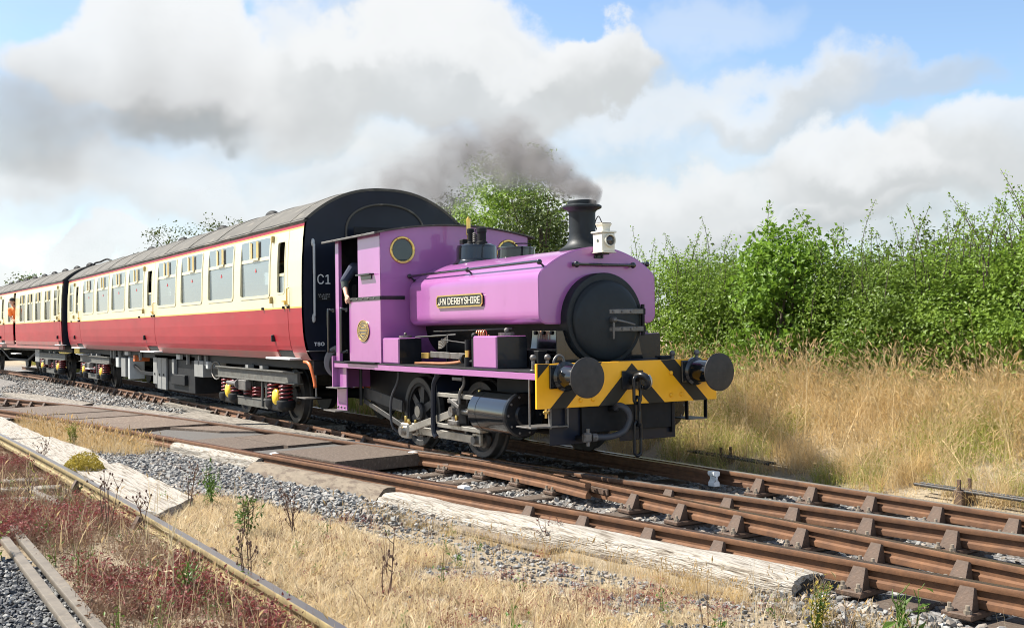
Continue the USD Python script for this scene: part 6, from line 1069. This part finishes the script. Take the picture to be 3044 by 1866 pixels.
# single weeds
def weed(name, label, x, y, h, seed, stem_mt, leaf_mt, nst=4, nl=60, ls=.04, spread=.35, heads=False):
    rng = np.random.default_rng(seed); gz = float(ground_z(x, y))-.02; t = thing(name, label, 'weed', (x, y, gz)); st, pts, hp = [], [], []
    for k in range(nst):
        a = rng.uniform(0, 2*pi); L = h*rng.uniform(.65, 1.1); sp = spread*rng.uniform(.2, 1); e = np.array([x+cos(a)*sp*L, y+sin(a)*sp*L, gz+L]); b = np.array([x+rng.normal(0, .012), y+rng.normal(0, .012), gz]); p = smoothpath([b, b+(e-b)*.5+rng.normal(0, .015, 3), e], 5)
        st.append(tube(p, np.linspace(.0055, .002, len(p)), 5)); q_ = p[rng.integers(2, len(p), 14)]; pts.append(q_)
        for j in range(4):
            o = p[rng.integers(len(p)//2, len(p))]; e2 = o+np.array([rng.normal(0, .06), rng.normal(0, .06), rng.uniform(.03, .13)])*h*1.8; st.append(tube([o, (o+e2)/2+[0, 0, -.01], e2], [.003, .0025, .0018], 4)); hp.append(e2)
        hp.append(e)
    part(t, 'stem', st, stem_mt, True)
    if nl:
        P = np.vstack(pts); P = P[rng.integers(0, len(P), nl)]+rng.normal(0, 1, (nl, 3))*[.035, .035, .02]; part(t, 'leaves', leaves(P, np.full(nl, ls), rng, aspect=.35, lift=.5), leaf_mt)
    if heads: part(t, 'seed_heads', [ball(p_, .008, 1, (1, 1, 1.5)) for p_ in hp], 'dry_stalk', True)
weed('dead_weed', 'tall dead branched weed with dark seed heads over the red plants', .0, -5.40, .50, 1, 'dry_stalk', 'weed_green', 4, 0, spread=.5, heads=True)
weed('tall_weed', 'dark stemmed weed before the broken end of the white timber', -.95, -4.50, .52, 2, 'dry_stalk', 'weed_green', 4, 14, .03, .25, True)
weed('green_weed', 'bright green weed right beside the broken end of the white timber', -1.0, -4.25, .42, 3, 'weed_green', 'weed_green', 5, 130, .055, .35)
weed('green_weed', 'upright green weed with dark tips in the dry grass right of the worn rail', .80, -4.47, .40, 4, 'dry_stalk', 'weed_green', 5, 150, .055, .22)
weed('dead_weed', 'thin dead weed with brown heads right of the upright green weed', 1.0, -4.15, .38, 5, 'dry_stalk', 'brown_leaf', 5, 20, .03, .35, True)
weed('dead_weed', 'grey dead weed in front of the old sleepers at the left', -2.2, -5.73, .42, 6, 'dry_stalk', 'verge_green', 3, 30, .03, .25)
weed('leafy_weed', 'dense dark green plant at the left edge beside the dull rails', .95, -6.40, .34, 7, 'weed_green', 'hawthorn_leaf', 12, 420, .05, .35)
weed('pale_stalk', 'tall pale dry stalk among the red weeds near the bottom', 2.65, -5.54, .55, 8, 'pale_stalk', 'dry_grass', 3, 20, .04, .3)
weed('green_weed', 'yellowish green weed below the red plants, left of the worn rail', 2.55, -5.40, .26, 9, 'weed_green', 'weed_green', 6, 110, .045, .4)
weed('dead_weed', 'dark dead weed leaning over the worn rail near the bottom', 2.55, -5.0, .48, 10, 'dry_stalk', 'weed_green', 4, 24, .035, .45, True)
weed('olive_weed', 'olive green clump behind the far bleached timber slab', -8.2, -4.35, .42, 11, 'verge_green', 'verge_green', 12, 260, .05, .25)
weed('dead_weed', 'small dead weed on the bleached timber at the left edge', -6.2, -5.05, .35, 12, 'dry_stalk', 'brown_leaf', 4, 10, .03, .3, True)
weed('dead_weed', 'slender dead weed in front of the bleached timber, left of the branched one', .15, -5.15, .34, 13, 'dry_stalk', 'brown_leaf', 3, 8, .03, .4, True)
weed('yellow_weed', 'yellow green feathery plant in front of the nearest rail at the lower right', 5.02, -2.42, .28, 14, 'weed_green', 'moss_yellow', 8, 200, .035, .3)
weed('green_grass_clump', 'fresh green grass clump in front of the nearest rail at the right edge', 5.5, -2.25, .3, 15, 'weed_green', 'weed_green', 9, 20, .12, .25)
weed('red_weed', 'reddish weed growing against the middle of the long log', 2.0, -2.32, .24, 16, 'dry_stalk', 'red_leaf', 8, 80, .03, .6)
weed('dead_weed', 'thin dead stalk standing in the dry grass near the bottom middle', 3.3, -4.35, .4, 17, 'dry_stalk', 'brown_leaf', 3, 8, .03, .3, True)
def moss():
    rng = np.random.default_rng(77); t = thing('moss_cushion', 'yellow green moss cushion growing on the bleached timber slab', 'moss', (-4.25, -4.86, -.06)); n = 2600; a, r = rng.uniform(0, 2*pi, n), np.sqrt(rng.uniform(0, 1, n)); r = r*(.72+.6*fbm2(np.cos(a)*1.5+3, np.sin(a)*1.5, 1.3, 5)); z = .17*np.sqrt(np.clip(1-r*r, 0, 1))*rng.uniform(.2, 1.15, n)*(.5+fbm2(r*np.cos(a), r*np.sin(a), 3.5, 6))
    part(t, 'fronds', leaves(np.stack([-4.25+.42*r*np.cos(a), -4.86+.22*r*np.sin(a), -.06+z], 1), np.full(n, .032), rng, aspect=.5, lift=.3), 'moss_yellow')
moss()
# signal rods on stools at the edge of the bank
rod = thing('point_rodding', 'dark steel rods on low stools along the foot of the grass bank', 'rodding', (.8, 2.1, -.1))
for xa, xb in ((-1.4, .1), (2.2, 5.2)):
    for dy in (0, .10): part(rod, 'rod', cyl((xa, 1.98+dy-.03*(xa+3.5), -.06), (xb, 1.98+dy-.03*(xb+3.5), -.075), .016, 8), 'greasy_iron', True)
for x in (-.72, 2.75): y = 1.98-.03*(x+3.5); part(rod, 'stool', [box((x-.05, y-.05, -.2), (x+.05, y+.16, -.055), .006), box((x-.02, y-.035, -.055), (x+.02, y-.02, .05), .003), box((x-.02, y+.12, -.055), (x+.02, y+.135, .05), .003)], 'chair_iron')

# ---------------------------------------------------------------- smoke
def smoke(name, label, blobs, dens, scale, col, seed=0.0, low=.38, detail=4.0):
    """blobs: (centre, radius) of the puffs; density from noise, fading to nothing at each puff's rim"""
    N = {'g': ('geometry', {}), 'mp': ('mapping', dict(location=(seed, seed*.7, 0))), 'n': ('noise_texture', dict(scale=scale, detail=detail, roughness=.6)), 'nr': ('map_range', dict(from_min=low, from_max=low+.42, clamp=True)),
         'wn': ('noise_texture', dict(scale=scale*1.1, detail=3.0)), 'wm': ('vector_math', dict(math_type='multiply_add', vector2=(.9/scale,)*3, vector3=(-.45/scale,)*3)), 'wp': ('vector_math', dict(math_type='add')), 'mu': ('math', dict(math_type='multiply')), 'md': ('math', dict(math_type='multiply', value2=dens)),
         'v': ('principled_volume', dict(color=col, anisotropy=.1))}
    L = [('g.position', 'mp.vector'), ('mp.vector', 'n.vector'), ('n.fac', 'nr.value'), ('g.position', 'wn.vector'), ('wn.color', 'wm.vector1'), ('g.position', 'wp.vector1'), ('wm.vector', 'wp.vector2'), ('nr.result', 'mu.value1'), ('mu.value', 'md.value1'), ('md.value', 'v.density')]
    acc = None
    for k, (c, r, a) in enumerate(blobs):
        N[f'd{k}'] = ('vector_math', dict(math_type='distance', vector2=tuple(map(float, c)))); N[f'r{k}'] = ('map_range', dict(range_type='smoothstep', from_min=float(r), from_max=float(r)*.15, to_min=0.0, to_max=float(a), clamp=True)); L += [('wp.vector', f'd{k}.vector1'), (f'd{k}.value', f'r{k}.value')]
        if acc is None: acc = f'r{k}.result'
        else: N[f'm{k}'] = ('math', dict(math_type='maximum')); L += [(acc, f'm{k}.value1'), (f'r{k}.result', f'm{k}.value2')]; acc = f'm{k}.value'
    L.append((acc, 'mu.value2')); M[name] = usdkit.material(stage, f'/World/Looks/{name}', N, L, volume='v.volume')
    man = m3.Manifold.batch_boolean([m3.Manifold.sphere(float(r)*1.12, 20).translate(tuple(map(float, c))) for c, r, a in blobs], m3.OpType.Add).to_mesh()
    solo(name, trimesh.Trimesh(man.vert_properties[:, :3], man.tri_verts), name, label, 'smoke', kind='stuff')
SM = [((-0.68, 0.02, 2.98), 0.084, 2.80), ((-0.73, 0.04, 3.02), 0.101, 2.62), ((-0.78, 0.05, 3.05), 0.119, 2.44), ((-0.90, 0.07, 3.08), 0.140, 2.27), ((-0.93, 0.11, 3.10), 0.164, 2.09), ((-1.04, 0.14, 3.18), 0.189, 1.91), ((-1.19, 0.19, 3.19), 0.216, 1.72), ((-1.48, 0.25, 3.29), 0.245, 1.51), ((-1.63, 0.31, 3.31), 0.272, 1.31), ((-1.96, 0.38, 3.47), 0.301, 1.09), ((-2.11, 0.46, 3.50), 0.327, 0.87), ((-2.59, 0.53, 3.60), 0.359, 0.84), ((-2.72, 0.61, 3.70), 0.383, 0.82), ((-3.02, 0.69, 3.76), 0.411, 0.80), ((-3.57, 0.76, 3.79), 0.441, 0.77), ((-3.76, 0.84, 4.15), 0.461, 0.73), ((-4.01, 0.91, 3.94), 0.484, 0.69), ((-4.48, 0.99, 3.99), 0.520, 0.61), ((-4.53, 1.07, 4.19), 0.546, 0.53), ((-5.73, 1.14, 4.37), 0.606, 0.46), ((-5.46, 1.22, 4.24), 0.625, 0.38), ((-6.54, 1.29, 4.40), 0.687, 0.31), ((-6.44, 1.23, 4.12), 0.713, 0.25), ((-6.43, 1.16, 3.88), 0.743, 0.34), ((-7.16, 1.07, 3.98), 0.796, 0.26), ((-7.55, 0.96, 3.84), 0.829, 0.24), ((-7.88, 0.84, 3.89), 0.861, 0.20), ((-7.12, 0.73, 3.51), 0.837, 0.19), ((-7.88, 0.61, 3.13), 0.864, 0.17), ((-8.11, 0.50, 3.40), 0.870, 0.17)]
smoke('smoke_plume', 'grey brown smoke drifting back from the chimney', SM, 10.5, 2.3, (.36, .335, .325), low=.33, detail=3.0)
DR = [((-23.77, 1.50, 8.31), 3.307, 1.00), ((-35.19, 1.50, 9.44), 3.375, 0.75), ((-54.76, 1.50, 13.49), 4.695, 0.80), ((-16.57, 1.40, 6.69), 1.872, 0.50), ((-13.54, 1.30, 5.43), 1.540, 0.35), ((-47.27, 1.50, 8.47), 4.187, 0.40)]
smoke('smoke_drift', 'old dark smoke hanging over the carriages at the upper left', DR, .22, .55, (.36, .345, .335), 4.0, .30)
